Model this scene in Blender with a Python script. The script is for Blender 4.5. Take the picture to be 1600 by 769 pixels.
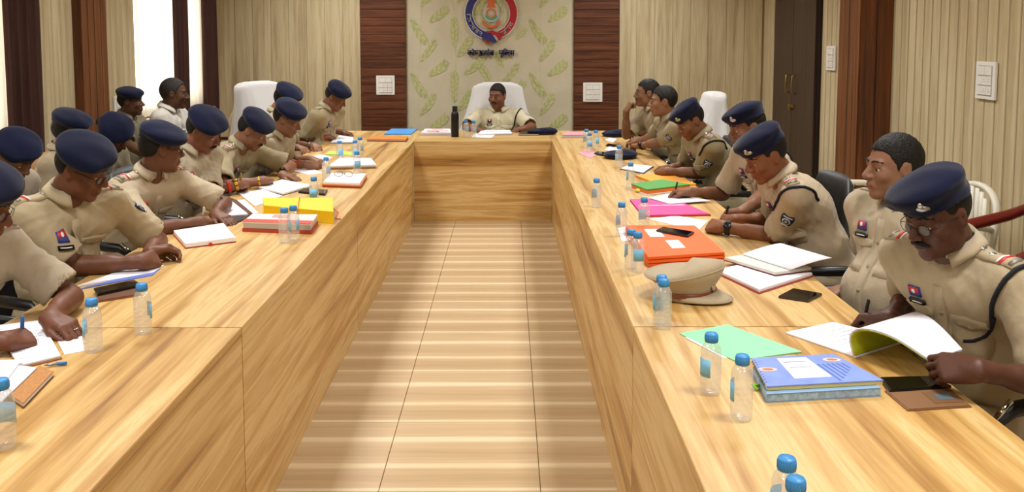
import bpy, bmesh, math, random
import numpy as np
from mathutils import Vector, Matrix, Euler
from mathutils.bvhtree import BVHTree

for _o in list(bpy.data.objects):
    bpy.data.objects.remove(_o)
scene = bpy.context.scene
COL = scene.collection
random.seed(7)

# ------------------------------------------------------------------ camera
FOC, PPX, PPY = 1400.0, 800.0, 180.0        # pixels in a 1600 x 769 frame
PITCH = math.atan(118 / 1400.0)
YAW = math.atan(7 / 1400.0)
CAM_Z = 1.686
TABLE_Z = 0.75
cam_data = bpy.data.cameras.new('camera')
cam_data.sensor_width = 36.0
cam_data.lens = 36.0 * FOC / 1600.0
cam_data.shift_y = -(384.5 - PPY) / 1600.0
cam_data.clip_start = 0.05
cam = bpy.data.objects.new('camera', cam_data)
COL.objects.link(cam)
cam.location = (0, 0, CAM_Z)
cam.rotation_euler = (math.pi / 2 - PITCH, 0, -YAW)
scene.camera = cam

# ------------------------------------------------------------------ world, exposure
world = bpy.data.worlds.new('daylight')
scene.world = world
world.use_nodes = True
_bg = world.node_tree.nodes['Background']
_bg.inputs['Color'].default_value = (1.0, 0.97, 0.9, 1)
_bg.inputs['Strength'].default_value = 4.0
scene.view_settings.view_transform = 'Standard'
scene.view_settings.look = 'None'
scene.view_settings.exposure = 0.04
scene.view_settings.gamma = 1.0
scene.cycles.transparent_max_bounces = 24
scene.view_settings.use_curve_mapping = False
LAMP_POWER = 32.0            # one ceiling panel, watts
LAMP_COLOR = (0.96, 0.98, 1.0)

# ------------------------------------------------------------------ pixel helpers (plan of the place)
_cR = Euler((math.pi / 2 - PITCH, 0, -YAW)).to_matrix()
def _ray(px, py):
    return _cR @ Vector(((px - PPX) / FOC, -(py - PPY) / FOC, -1.0))
def T(px, py, z=TABLE_Z):
    d = _ray(px, py); t = (z - CAM_Z) / d.z
    return Vector((d.x * t, d.y * t, z))
def D(px, py, y):
    d = _ray(px, py); t = y / d.y
    return Vector((d.x * t, y, CAM_Z + d.z * t))
def PX(p):
    v = _cR.transposed() @ (Vector(p) - Vector((0, 0, CAM_Z)))
    return (PPX + FOC * v.x / -v.z, PPY - FOC * v.y / -v.z)

# ------------------------------------------------------------------ materials
def lin(c):
    if isinstance(c, str):
        c = c.lstrip('#'); c = [int(c[i:i + 2], 16) for i in (0, 2, 4)]
    c = [v / 255.0 for v in c[:3]]
    return tuple((v / 12.92 if v <= .04045 else ((v + .055) / 1.055) ** 2.4) for v in c) + (1.0,)
MATS = {}
def mat(name, color='#888888', rough=.5, metal=0.0, var=0.0, vscale=8.0, bump=0.0, bscale=60.0, spec=.5,
        trans=0.0, sheen=0.0, coat=0.0, sss=0.0, emit=0.0, ior=1.45, stretch=(1, 1, 1), alpha=1.0):
    if name in MATS: return MATS[name]
    m = bpy.data.materials.new(name); m.use_nodes = True
    nt = m.node_tree; b = nt.nodes['Principled BSDF']
    col = lin(color)
    b.inputs['Base Color'].default_value = col
    b.inputs['Roughness'].default_value = rough
    b.inputs['Metallic'].default_value = metal
    b.inputs['Specular IOR Level'].default_value = spec
    b.inputs['IOR'].default_value = ior
    b.inputs['Alpha'].default_value = alpha
    if trans: b.inputs['Transmission Weight'].default_value = trans
    if sheen: b.inputs['Sheen Weight'].default_value = sheen; b.inputs['Sheen Roughness'].default_value = .5
    if coat: b.inputs['Coat Weight'].default_value = coat
    if sss:
        b.inputs['Subsurface Weight'].default_value = sss
        b.inputs['Subsurface Radius'].default_value = (.012, .005, .003)
        b.inputs['Subsurface Scale'].default_value = .6
    if emit:
        b.inputs['Emission Color'].default_value = col
        b.inputs['Emission Strength'].default_value = emit
    if var or bump:
        tc = nt.nodes.new('ShaderNodeTexCoord'); mp = nt.nodes.new('ShaderNodeMapping')
        mp.inputs['Scale'].default_value = stretch
        nt.links.new(tc.outputs['Object'], mp.inputs['Vector'])
    if var:
        nz = nt.nodes.new('ShaderNodeTexNoise'); nz.inputs['Scale'].default_value = vscale
        nz.inputs['Detail'].default_value = 4
        nt.links.new(mp.outputs[0], nz.inputs['Vector'])
        rp = nt.nodes.new('ShaderNodeValToRGB')
        rp.color_ramp.elements[0].position = .3; rp.color_ramp.elements[1].position = .7
        rp.color_ramp.elements[0].color = tuple(max(0, v * (1 - var)) for v in col[:3]) + (1,)
        rp.color_ramp.elements[1].color = tuple(min(1, v * (1 + var)) for v in col[:3]) + (1,)
        nt.links.new(nz.outputs['Fac'], rp.inputs['Fac'])
        nt.links.new(rp.outputs['Color'], b.inputs['Base Color'])
    if bump:
        nb = nt.nodes.new('ShaderNodeTexNoise'); nb.inputs['Scale'].default_value = bscale
        nb.inputs['Detail'].default_value = 3
        nt.links.new(mp.outputs[0], nb.inputs['Vector'])
        bp = nt.nodes.new('ShaderNodeBump'); bp.inputs['Strength'].default_value = bump
        bp.inputs['Distance'].default_value = .01
        nt.links.new(nb.outputs['Fac'], bp.inputs['Height'])
        nt.links.new(bp.outputs['Normal'], b.inputs['Normal'])
    MATS[name] = m
    return m

def wood(name, stops, axis='Y', rough=.35, scale=1.0, fine=.35, coat=0.0, per_object=False, width=5.0, length=.5, distort=1.2):
    """streaky veneer; axis = grain direction in object space; stops = [(pos, hex), ...]"""
    if name in MATS: return MATS[name]
    m = bpy.data.materials.new(name); m.use_nodes = True
    nt = m.node_tree; b = nt.nodes['Principled BSDF']; N = nt.nodes.new; L = nt.links.new
    tc = N('ShaderNodeTexCoord'); mp = N('ShaderNodeMapping')
    sc = {'X': (length, width, width), 'Y': (width, length, width), 'Z': (width, width, length)}[axis]
    mp.inputs['Scale'].default_value = tuple(v * scale for v in sc)
    L(tc.outputs['Object'], mp.inputs['Vector'])
    vec = mp.outputs[0]
    if per_object:
        oi = N('ShaderNodeObjectInfo'); ad = N('ShaderNodeVectorMath'); ad.operation = 'ADD'
        ml = N('ShaderNodeVectorMath'); ml.operation = 'SCALE'; ml.inputs['Scale'].default_value = 37.0
        L(oi.outputs['Random'], ml.inputs[0]); L(ml.outputs[0], ad.inputs[1]); L(vec, ad.inputs[0]); vec = ad.outputs[0]
    n1 = N('ShaderNodeTexNoise'); n1.inputs['Scale'].default_value = 1.0; n1.inputs['Detail'].default_value = 5
    n1.inputs['Roughness'].default_value = .55; n1.inputs['Distortion'].default_value = distort
    L(vec, n1.inputs['Vector'])
    n2 = N('ShaderNodeTexNoise'); n2.inputs['Scale'].default_value = 7.0; n2.inputs['Detail'].default_value = 3
    n2.inputs['Distortion'].default_value = .4
    L(vec, n2.inputs['Vector'])
    mx = N('ShaderNodeMath'); mx.operation = 'MULTIPLY_ADD'; mx.inputs[1].default_value = fine
    sub = N('ShaderNodeMath'); sub.operation = 'SUBTRACT'; sub.inputs[1].default_value = .5
    L(n2.outputs['Fac'], sub.inputs[0]); L(sub.outputs[0], mx.inputs[0]); L(n1.outputs['Fac'], mx.inputs[2])
    rp = N('ShaderNodeValToRGB'); e = rp.color_ramp.elements
    while len(e) < len(stops): e.new(.5)
    for i, (p, c) in enumerate(stops):
        e[i].position = p; e[i].color = lin(c)
    L(mx.outputs[0], rp.inputs['Fac'])
    L(rp.outputs['Color'], b.inputs['Base Color'])
    b.inputs['Roughness'].default_value = rough
    if coat: b.inputs['Coat Weight'].default_value = coat; b.inputs['Coat Roughness'].default_value = .15
    MATS[name] = m
    return m

# ------------------------------------------------------------------ objects
def tag(o, label=None, cat=None, group=None, kind=None):
    if label: o['label'] = label
    if cat: o['category'] = cat
    if group: o['group'] = group
    if kind: o['kind'] = kind
    return o
def thing(name, label, cat, loc=(0, 0, 0), rz=0.0, group=None):
    o = bpy.data.objects.new(name, None); COL.objects.link(o)
    o.empty_display_size = .1
    o.location = loc; o.rotation_euler = (0, 0, rz)
    return tag(o, label, cat, group)
def mk(name, verts, faces, m=None, parent=None, smooth=False, loc=None, rz=0.0, mats=None, midx=None):
    me = bpy.data.meshes.new(name)
    me.from_pydata([tuple(v) for v in verts], [], [tuple(f) for f in faces])
    for mm in (mats or ([m] if m else [])): me.materials.append(mm)
    if midx is not None: me.polygons.foreach_set('material_index', np.asarray(midx, dtype=np.int32))
    if smooth: me.polygons.foreach_set('use_smooth', [True] * len(me.polygons))
    me.update()
    o = bpy.data.objects.new(name, me); COL.objects.link(o)
    if parent: o.parent = parent
    if loc is not None: o.location = loc
    if rz: o.rotation_euler = (0, 0, rz)
    return o
def link(name, me, parent=None, loc=(0, 0, 0), rot=(0, 0, 0)):
    o = bpy.data.objects.new(name, me); COL.objects.link(o)
    o.location = loc; o.rotation_euler = rot
    if parent: o.parent = parent
    return o
def copy_tree(o, parent=None):
    c = o.copy(); COL.objects.link(c)
    if parent: c.parent = parent
    for ch in o.children: copy_tree(ch, c)
    return c

class MB:
    """collects shapes, then links them as one mesh object"""
    def __init__(s): s.v = []; s.f = []; s.mi = []; s.cur = 0
    def add(s, vs, fs, M=None):
        n = len(s.v)
        s.v += [tuple(M @ Vector(v)) if M else tuple(v) for v in vs]
        s.f += [tuple(i + n for i in f) for f in fs]; s.mi += [s.cur] * len(fs)
        return s
    def box(s, c, d, M=None, bev=0.0):
        x, y, z = [k / 2 for k in d]
        if bev <= 0:
            vs = [(c[0] + i * x, c[1] + j * y, c[2] + k * z) for i in (-1, 1) for j in (-1, 1) for k in (-1, 1)]
            fs = [(0, 1, 3, 2), (4, 6, 7, 5), (0, 4, 5, 1), (2, 3, 7, 6), (0, 2, 6, 4), (1, 5, 7, 3)]
            return s.add(vs, fs, M)
        bm = bmesh.new(); bmesh.ops.create_cube(bm, size=1.0)
        for v in bm.verts: v.co = Vector((v.co.x * d[0] + c[0], v.co.y * d[1] + c[1], v.co.z * d[2] + c[2]))
        bmesh.ops.bevel(bm, geom=bm.edges[:], offset=bev, segments=2, affect='EDGES')
        bm.verts.index_update()
        vs = [tuple(v.co) for v in bm.verts]; fs = [tuple(v.index for v in f.verts) for f in bm.faces]; bm.free()
        return s.add(vs, fs, M)
    def lathe(s, prof, n=20, M=None, cap=True):
        vs = []; fs = []; k = len(prof)
        for r, z in prof:
            for i in range(n):
                a = 2 * math.pi * i / n; vs.append((r * math.cos(a), r * math.sin(a), z))
        for j in range(k - 1):
            for i in range(n):
                i2 = (i + 1) % n
                fs.append((j * n + i, j * n + i2, (j + 1) * n + i2, (j + 1) * n + i))
        if cap:
            if prof[0][0] > 1e-6: fs.append(tuple(reversed(range(n))))
            if prof[-1][0] > 1e-6: fs.append(tuple(range((k - 1) * n, k * n)))
        return s.add(vs, fs, M)
    def tube(s, pts, r, n=8, closed=False, flat=1.0, M=None):
        pts = [Vector(p) for p in pts]; k = len(pts); vs = []; fs = []
        rs = r if isinstance(r, (list, tuple)) else [r] * k
        up = None
        for i, p in enumerate(pts):
            a = pts[(i - 1) % k] if (closed or i > 0) else p
            b = pts[(i + 1) % k] if (closed or i < k - 1) else p
            t = (b - a); t = t.normalized() if t.length > 1e-9 else Vector((0, 0, 1))
            if up is None:
                up = Vector((0, 0, 1)) if abs(t.z) < .9 else Vector((1, 0, 0))
            u = (up - t * up.dot(t)); u = u.normalized() if u.length > 1e-6 else t.orthogonal().normalized()
            w = t.cross(u); up = u
            for j in range(n):
                an = 2 * math.pi * j / n
                vs.append(p + (w * math.cos(an) + u * math.sin(an) * flat) * rs[i])
        m_ = k if closed else k - 1
        for i in range(m_):
            i2 = (i + 1) % k
            for j in range(n):
                j2 = (j + 1) % n
                fs.append((i * n + j, i * n + j2, i2 * n + j2, i2 * n + j))
        if not closed:
            fs.append(tuple(reversed(range(n)))); fs.append(tuple(range((k - 1) * n, k * n)))
        return s.add(vs, fs, M)
    def sphere(s, c, r, n=12, m_=8, M=None):
        if not isinstance(r, (list, tuple)): r = (r, r, r)
        vs = [(c[0], c[1], c[2] - r[2])]; fs = []
        for j in range(1, m_):
            ph = -math.pi / 2 + math.pi * j / m_
            for i in range(n):
                a = 2 * math.pi * i / n
                vs.append((c[0] + r[0] * math.cos(ph) * math.cos(a), c[1] + r[1] * math.cos(ph) * math.sin(a), c[2] + r[2] * math.sin(ph)))
        vs.append((c[0], c[1], c[2] + r[2])); top = len(vs) - 1
        for i in range(n):
            i2 = (i + 1) % n
            fs.append((0, 1 + i2, 1 + i)); fs.append((top, top - n + i, top - n + i2))
        for j in range(m_ - 2):
            for i in range(n):
                i2 = (i + 1) % n; a = 1 + j * n
                fs.append((a + i, a + i2, a + n + i2, a + n + i))
        return s.add(vs, fs, M)
    def prism(s, pts, z0, z1, M=None):
        n = len(pts)
        vs = [(p[0], p[1], z0) for p in pts] + [(p[0], p[1], z1) for p in pts]
        fs = [tuple(reversed(range(n))), tuple(range(n, 2 * n))] + [(i, (i + 1) % n, n + (i + 1) % n, n + i) for i in range(n)]
        return s.add(vs, fs, M)
    def build(s, name, m=None, parent=None, smooth=False, loc=None, rz=0.0, mats=None):
        return mk(name, s.v, s.f, m, parent, smooth, loc, rz, mats, s.mi if mats else None)
    def mesh(s, name, m=None, smooth=False, mats=None):
        me = bpy.data.meshes.new(name); me.from_pydata(s.v, [], s.f)
        for mm in (mats or ([m] if m else [])): me.materials.append(mm)
        if mats: me.polygons.foreach_set('material_index', s.mi)
        if smooth: me.polygons.foreach_set('use_smooth', [True] * len(me.polygons))
        me.update(); return me
def autosmooth(o, ang=.6):
    me = o.data
    me.polygons.foreach_set('use_smooth', [True] * len(me.polygons))
    bm = bmesh.new(); bm.from_mesh(me)
    for e in bm.edges:
        if len(e.link_faces) == 2 and e.calc_face_angle(0) > ang: e.smooth = False
    bm.to_mesh(me); bm.free()
    return o

# ------------------------------------------------------------------ smooth solid modelling on a grid
class Grid:
    def __init__(s, lo, hi, h):
        s.h = h; s.lo = np.asarray(lo, np.float32) - 3 * h
        s.n = np.ceil((np.asarray(hi) + 3 * h - s.lo) / h).astype(int) + 1
        s.F = np.full(tuple(s.n), 1.0, np.float32)
        s.ax = [s.lo[i] + h * np.arange(s.n[i], dtype=np.float32) for i in range(3)]
    def _sl(s, lo, hi, pad):
        sl = []
        for i in range(3):
            a = int(max(0, math.floor((lo[i] - pad - s.lo[i]) / s.h)))
            b = int(min(s.n[i], math.ceil((hi[i] + pad - s.lo[i]) / s.h) + 1))
            if b <= a: return None
            sl.append(slice(a, b))
        return tuple(sl)
    def put(s, fn, lo, hi, k=.01, sub=False):
        sl = s._sl(lo, hi, k + 2.5 * s.h)
        if sl is None: return
        X = s.ax[0][sl[0]][:, None, None]; Y = s.ax[1][sl[1]][None, :, None]; Z = s.ax[2][sl[2]][None, None, :]
        d = fn(X, Y, Z); F = s.F[sl]
        if sub:
            hh = np.maximum(k - np.abs(F + d), 0) / k
            s.F[sl] = np.maximum(F, -d) + hh * hh * k * .25
        else:
            hh = np.maximum(k - np.abs(F - d), 0) / k
            s.F[sl] = np.minimum(F, d) - hh * hh * k * .25
    def cone(s, a, b, r1, r2, k=.01, sub=False, cut=None):
        a = np.asarray(a, np.float32); b = np.asarray(b, np.float32); ba = b - a; L2 = float(ba @ ba) + 1e-9
        rm = max(r1, r2)
        def fn(X, Y, Z):
            x = X - a[0]; y = Y - a[1]; z = Z - a[2]
            t = np.clip((x * ba[0] + y * ba[1] + z * ba[2]) / L2, 0, 1)
            d = np.sqrt((x - t * ba[0]) ** 2 + (y - t * ba[1]) ** 2 + (z - t * ba[2]) ** 2) - (r1 + (r2 - r1) * t)
            if cut is not None:                       # flat end beyond a plane
                c, n_ = cut
                d = np.maximum(d, (X - c[0]) * n_[0] + (Y - c[1]) * n_[1] + (Z - c[2]) * n_[2])
            return d
        s.put(fn, np.minimum(a, b) - rm, np.maximum(a, b) + rm, k, sub)
    def ell(s, c, r, A=None, k=.01, sub=False, clip=None):
        c = np.asarray(c, np.float32); r = np.asarray(r, np.float32)
        A = np.eye(3, dtype=np.float32) if A is None else np.asarray(A, np.float32)     # columns = axes
        ext = np.sqrt(((A * r) ** 2).sum(1))
        def fn(X, Y, Z):
            x = X - c[0]; y = Y - c[1]; z = Z - c[2]
            u = [(x * A[0, i] + y * A[1, i] + z * A[2, i]) for i in range(3)]
            k0 = np.sqrt(sum((u[i] / r[i]) ** 2 for i in range(3)))
            k1 = np.sqrt(sum((u[i] / r[i] ** 2) ** 2 for i in range(3))) + 1e-6
            d = k0 * (k0 - 1) / k1
            if clip: d = np.maximum(d, clip(u[0], u[1], u[2]))
            return d
        s.put(fn, c - ext, c + ext, k, sub)
    def warp(s, fn):
        s.F += fn(s.ax[0][:, None, None], s.ax[1][None, :, None], s.ax[2][None, None, :]) * (np.abs(s.F) < .03)
    def extract(s):
        F = s.F; S = F < 0; n = s.n
        c = S[:-1, :-1, :-1].astype(np.int8)
        tot = c.copy()
        for dx, dy, dz in ((1, 0, 0), (0, 1, 0), (0, 0, 1), (1, 1, 0), (1, 0, 1), (0, 1, 1), (1, 1, 1)):
            tot += S[dx:n[0] - 1 + dx, dy:n[1] - 1 + dy, dz:n[2] - 1 + dz]
        act = (tot > 0) & (tot < 8)
        idx = np.argwhere(act); m = len(idx)
        num = np.full(act.shape, -1, np.int32); num[act] = np.arange(m)
        corners = [(i, j, k) for i in (0, 1) for j in (0, 1) for k in (0, 1)]
        val = {cc: F[idx[:, 0] + cc[0], idx[:, 1] + cc[1], idx[:, 2] + cc[2]] for cc in corners}
        acc = np.zeros((m, 3), np.float32); cnt = np.zeros(m, np.float32)
        for a in corners:
            for ax in range(3):
                if a[ax] == 0:
                    b = list(a); b[ax] = 1; b = tuple(b)
                    fa, fb = val[a], val[b]; cr = (fa < 0) != (fb < 0)
                    t = np.where(cr, fa / np.where(cr, fa - fb, 1), 0)
                    p = np.array(a, np.float32)[None].repeat(m, 0); p[:, ax] += t
                    acc += p * cr[:, None]; cnt += cr
        V = s.lo + s.h * (idx + acc / np.maximum(cnt, 1)[:, None])
        Q = []
        for ax in range(3):
            o1, o2 = [(1, 2), (2, 0), (0, 1)][ax]
            sa = [slice(None)] * 3; sb = [slice(None)] * 3
            sa[ax] = slice(0, -1); sb[ax] = slice(1, None)
            A_, B_ = S[tuple(sa)], S[tuple(sb)]
            for flip, e in ((False, A_ & ~B_), (True, B_ & ~A_)):
                p = np.argwhere(e)
                if not len(p): continue
                d1 = np.zeros(3, int); d1[o1] = 1; d2 = np.zeros(3, int); d2[o2] = 1
                ok = (p[:, o1] > 0) & (p[:, o2] > 0) & (p[:, o1] < n[o1] - 1) & (p[:, o2] < n[o2] - 1); p = p[ok]
                q = [num[tuple((p - d1 - d2).T)], num[tuple((p - d2).T)], num[tuple(p.T)], num[tuple((p - d1).T)]]
                q = np.stack(q, 1)
                if flip: q = q[:, ::-1]
                Q.append(q)
        Q = np.concatenate(Q) if Q else np.zeros((0, 4), int)
        return V, Q
def np_mesh(name, V, Q, mats, midx=None, parent=None):
    me = bpy.data.meshes.new(name)
    me.vertices.add(len(V)); me.vertices.foreach_set('co', np.asarray(V, np.float32).ravel())
    me.loops.add(Q.size); me.loops.foreach_set('vertex_index', Q.ravel().astype(np.int32))
    me.polygons.add(len(Q))
    me.polygons.foreach_set('loop_start', np.arange(0, Q.size, 4, dtype=np.int32))
    me.polygons.foreach_set('loop_total', np.full(len(Q), 4, np.int32))
    for m in mats: me.materials.append(m)
    if midx is not None: me.polygons.foreach_set('material_index', midx.astype(np.int32))
    me.polygons.foreach_set('use_smooth', np.ones(len(Q), bool))
    me.update(calc_edges=True); me.validate()
    o = bpy.data.objects.new(name, me); COL.objects.link(o)
    if parent: o.parent = parent
    return o
# ------------------------------------------------------------------ people
def nv(v): return Vector(v).normalized()
def basis(yaw, pitch=0.0, roll=0.0):
    """columns right, forward, up; yaw = heading in degrees (0 = +X, 90 = +Y), pitch down +, roll to own right +"""
    a = math.radians(yaw); f = Vector((math.cos(a), math.sin(a), 0)); z = Vector((0, 0, 1))
    p = math.radians(pitch); fw = f * math.cos(p) - z * math.sin(p); up = z * math.cos(p) + f * math.sin(p)
    r = fw.cross(up); q = math.radians(roll)
    up2 = up * math.cos(q) + r * math.sin(q); r2 = fw.cross(up2)
    return Matrix((r2, fw, up2)).transposed()
def npm(M): return np.array([list(r) for r in M], np.float32)

def ik(S, W, l1, l2, pole):
    d = W - S; L = d.length; mx = (l1 + l2) * .985
    if L > mx: W = S + d * (mx / L); d = W - S; L = mx
    if L < .12: L = .12
    n = d.normalized(); a = (l1 * l1 - l2 * l2 + L * L) / (2 * L); h = math.sqrt(max(0, l1 * l1 - a * a))
    p = Vector(pole); p = p - n * p.dot(n); p = p.normalized() if p.length > 1e-5 else n.orthogonal().normalized()
    return S + n * a + p * h, W

CURL = {   # per finger (index, middle, ring, little): three joint bends in degrees; thumb style
    'flat':  ([(14, 14, 8)] * 4, 0), 'relax': ([(28, 34, 18), (32, 36, 20), (36, 40, 22), (40, 42, 24)], .4),
    'fist':  ([(72, 82, 45)] * 4, 1.0),
    'write': ([(48, 42, 12), (56, 52, 22), (66, 70, 35), (70, 74, 40)], 1.0),
    'clasp': ([(50, 50, 24), (52, 52, 26), (54, 54, 28), (56, 54, 28)], .7),
    'hold':  ([(30, 50, 30), (34, 54, 32), (40, 58, 34), (46, 60, 36)], .8),
}
def hand(G, W, hd, pn, side, pose):
    """wrist, finger direction, palm normal; side +1 right hand. Returns pen grip point and tips"""
    y = nv(hd); z = -(Vector(pn) - y * Vector(pn).dot(y)).normalized(); x = y.cross(z)
    th = -side                                    # thumb is on -x of a right hand palm down
    def P(a, b, c): return W + x * a + y * b + z * c
    xs = [th * .031, th * .0105, -th * .0105, -th * .030]; base = [.088, .092, .088, .080]
    seg = [(.040, .025, .020), (.045, .028, .021), (.041, .026, .020), (.032, .020, .018)]
    rad = [.0098, .0100, .0096, .0086]
    curls, tb = CURL[pose]
    for i in range(4):
        G.cone(P(xs[i] * .55, .0, 0), P(xs[i], base[i] - .004, .002), .0165, .0125, .014)
    G.cone(P(th * .012, .02, -.006), P(th * .026, .06, -.006), .020, .014, .012)
    G.cone(P(-th * .018, .02, -.006), P(-th * .022, .06, -.006), .017, .013, .012)
    tips = []
    for i in range(4):
        p = P(xs[i], base[i], .001); ang = 0.0; spread = (xs[i]) * 1.9
        for j in range(3):
            ang += math.radians(curls[i][j])
            d = (y * math.cos(ang) - z * math.sin(ang) + x * spread * math.cos(ang)).normalized()
            q = p + d * seg[i][j]
            r = rad[i]
            G.cone(p, q, r * (1 - .10 * j), r * (.92 - .10 * j), .0035)
            p = q
        tips.append(p)
    t0 = P(th * .022, .022, -.008)
    t1 = P(th * (.045 - .006 * tb), .056, -.012 - .012 * tb)
    t2 = P(th * (.056 - .030 * tb), .086 + .004 * tb, -.016 - .020 * tb)
    t3 = P(th * (.060 - .044 * tb), .110, -.018 - .026 * tb)
    G.cone(t0, t1, .0165, .0135, .008); G.cone(t1, t2, .0125, .0108, .004); G.cone(t2, t3, .0108, .0085, .003)
    tips.append(t3)
    return P, tips

def head_solid(G, Hc, R, fat=0.0, down=False):
    A = npm(R); H = np.array(Hc, np.float32)
    def w(p): return H + A @ np.array(p, np.float32)
    f = 1 + fat
    G.ell(w((0, -.012, .030)), (.075, .096, .087), A, .01)
    G.ell(w((0, .020, -.036)), (.060 * f, .070, .084), A, .03)
    for s in (-1, 1):
        G.ell(w((s * .041 * f, .004, -.062)), (.024, .034, .034), A, .025)
        G.ell(w((s * .040 * f, .060, -.022)), (.022, .024, .022), A, .02)
    G.ell(w((0, .070, -.096)), (.026 * f, .022, .020), A, .02)
    G.cone(w((-.036, .074, .026)), w((.036, .074, .026)), .013, .013, .012)
    for s in (-1, 1):
        G.ell(w((s * .032, .098, .004)), (.020, .022, .013), A, .012, sub=True)
        G.ell(w((s * .0315, .0735, .0085 if down else .0108)), (.0175, .0140, .0085), A, .004); G.ell(w((s * .0325, .0715, -.0105)), (.0165, .0130, .0080), A, .004); G.ell(w((s * .0475, .064, .001)), (.008, .012, .010), A, .004)
    G.cone(w((0, .084, .016)), w((0, .111, -.024)), .0085, .0125, .010)
    for s in (-1, 1): G.ell(w((s * .0125, .099, -.029)), (.0095, .012, .0085), A, .006)
    G.ell(w((0, .084, -.060)), (.026, .018, .022), A, .012)
    G.ell(w((0, .0935, -.0575)), (.023, .0075, .0045), A, .003)
    G.ell(w((0, .0915, -.0675)), (.019, .0080, .0055), A, .003)
    for s in (-1, 1):
        G.ell(w((s * .0745, -.010, -.002)), (.009, .019, .031), A, .008)
        G.ell(w((s * .085, -.006, .002)), (.007, .010, .018), A, .004, sub=True)

HAIR_Y = [-.13, -.085, -.05, -.034, -.02, .008, .014, .024, .034, .06, .12]
HAIR_Z = [-.078, -.066, -.040, -.010, .026, .026, -.006, -.004, .040, .068, .072]
def hair_solid(G, Hc, R, thick=.008, bald=0.0, bun=False, inflate=0.0):
    A = npm(R); H = np.array(Hc, np.float32); c0 = (0, -.014, .032)
    def clip(u, v, w_):
        y = v + c0[1]; z = w_ + c0[2]
        line = np.interp(y, HAIR_Y, HAIR_Z).astype(np.float32) + bald * np.clip((y - .02) * 12, 0, 1) * .03 - 1.5 * np.clip(np.abs(u + c0[0]) - .058, 0, 1) * np.clip(y * 20, 0, 1)
        return (line - z) * .8
    G.ell(H + A @ np.array(c0, np.float32), (.075 + thick * .35, .097 + thick * .6, .087 + thick * 1.5), A, .004, clip=clip)
    if bun: G.ell(H + A @ np.array((0, -.115, .035), np.float32), (.035, .032, .035), A, .01)
def beret_solid(G, Hc, R, tilt=20, puff=1.0):
    A = npm(R); H = np.array(Hc, np.float32)
    def w(p): return H + A @ np.array(p, np.float32)
    c0 = (0, -.012, .032)
    G.ell(w(c0), (.088, .109, .098), A, .004, clip=lambda u, v, z: (.050 - .14 * (v + c0[1])) - (z + c0[2]))
    a = math.radians(tilt)
    T_ = np.array([[math.cos(a), 0, math.sin(a)], [0, 1, 0], [-math.sin(a), 0, math.cos(a)]], np.float32)
    b = math.radians(8)
    T2 = np.array([[1, 0, 0], [0, math.cos(b), math.sin(b)], [0, -math.sin(b), math.cos(b)]], np.float32)
    G.ell(w((.020, .004, .094)), (.112 * puff, .121 * puff, .040), A @ T_ @ T2, .035)
    G.ell(w((.085, .022, .062)), (.040, .070, .022), A @ T_ @ T2, .03)

class Skin:
    """ray-casts small pieces onto a finished surface"""
    def __init__(s, V, Q): s.b = BVHTree.FromPolygons([Vector(v) for v in V.tolist()], Q.tolist())
    def hit(s, o, d, far=.6):
        h = s.b.ray_cast(Vector(o), Vector(d).normalized(), far)
        return (h[0], h[1]) if h[0] is not None else (None, None)
    def patch(s, name, m, parent, off, O, d, U, Vv, su, sv, thick=.003, nu=5, nvv=5, shape=None):
        """patch of size su x sv centred at O; shape: outline [(u,v)] in -1..1 or None for a rectangle"""
        O, d, U, Vv = Vector(O), Vector(d).normalized(), Vector(U).normalized(), Vector(Vv).normalized()
        pts = []; fs = []
        if shape is None:
            for j in range(nvv):
                for i in range(nu): pts.append((-1 + 2 * i / (nu - 1), -1 + 2 * j / (nvv - 1)))
            for j in range(nvv - 1):
                for i in range(nu - 1):
                    a = j * nu + i; fs.append((a, a + 1, a + nu + 1, a + nu))
            rim = list(range(nu)) + [nu * j + nu - 1 for j in range(1, nvv)] + [nu * (nvv - 1) + i for i in range(nu - 2, -1, -1)] + [nu * j for j in range(nvv - 2, 0, -1)]
        else:
            n = len(shape); pts.append((0, 0))
            for k in (.5, 1.0): pts += [(u * k, v * k) for u, v in shape]
            fs = [(0, 1 + i, 1 + (i + 1) % n) for i in range(n)] + [(1 + i, 1 + n + i, 1 + n + (i + 1) % n, 1 + (i + 1) % n) for i in range(n)]
            rim = list(range(1 + n, 1 + 2 * n))
        vs = []; bad = 0; low = []
        c, cn = s.hit(O, d)
        if c is None: return None
        for u, v in pts:
            p = O + U * (u * su / 2) + Vv * (v * sv / 2)
            h, n_ = s.hit(p, d)
            if h is None or (h - c).dot(d) > .05 or (h - c).dot(d) < -.05:
                h = c + U * (u * su / 2) + Vv * (v * sv / 2); n_ = cn; bad += 1
            if n_.dot(d) > 0: n_ = -n_
            vs.append(h + n_ * thick - off); low.append(h - n_ * .004 - off)
        k = len(vs)
        if bad > .2 * k: return None
        vs += [low[i] for i in rim]; nr = len(rim)
        fs += [(rim[i], k + i, k + (i + 1) % nr, rim[(i + 1) % nr]) for i in range(nr)]
        bm = bmesh.new()
        bv = [bm.verts.new(v) for v in vs]
        for f_ in fs:
            try: bm.faces.new([bv[i] for i in f_])
            except ValueError: pass
        bmesh.ops.recalc_face_normals(bm, faces=bm.faces[:])
        me = bpy.data.meshes.new(name); bm.to_mesh(me); bm.free()
        me.materials.append(m)
        me.polygons.foreach_set('use_smooth', [True] * len(me.polygons))
        o = bpy.data.objects.new(name, me); COL.objects.link(o); o.parent = parent
        return o
CIRC = [(math.cos(2 * math.pi * i / 14), math.sin(2 * math.pi * i / 14)) for i in range(14)]
SHIELD = [(-.8, 1), (0, .82), (.8, 1), (1, .6), (.92, 0), (.7, -.5), (0, -1), (-.7, -.5), (-.92, 0), (-1, .6)]
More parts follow.
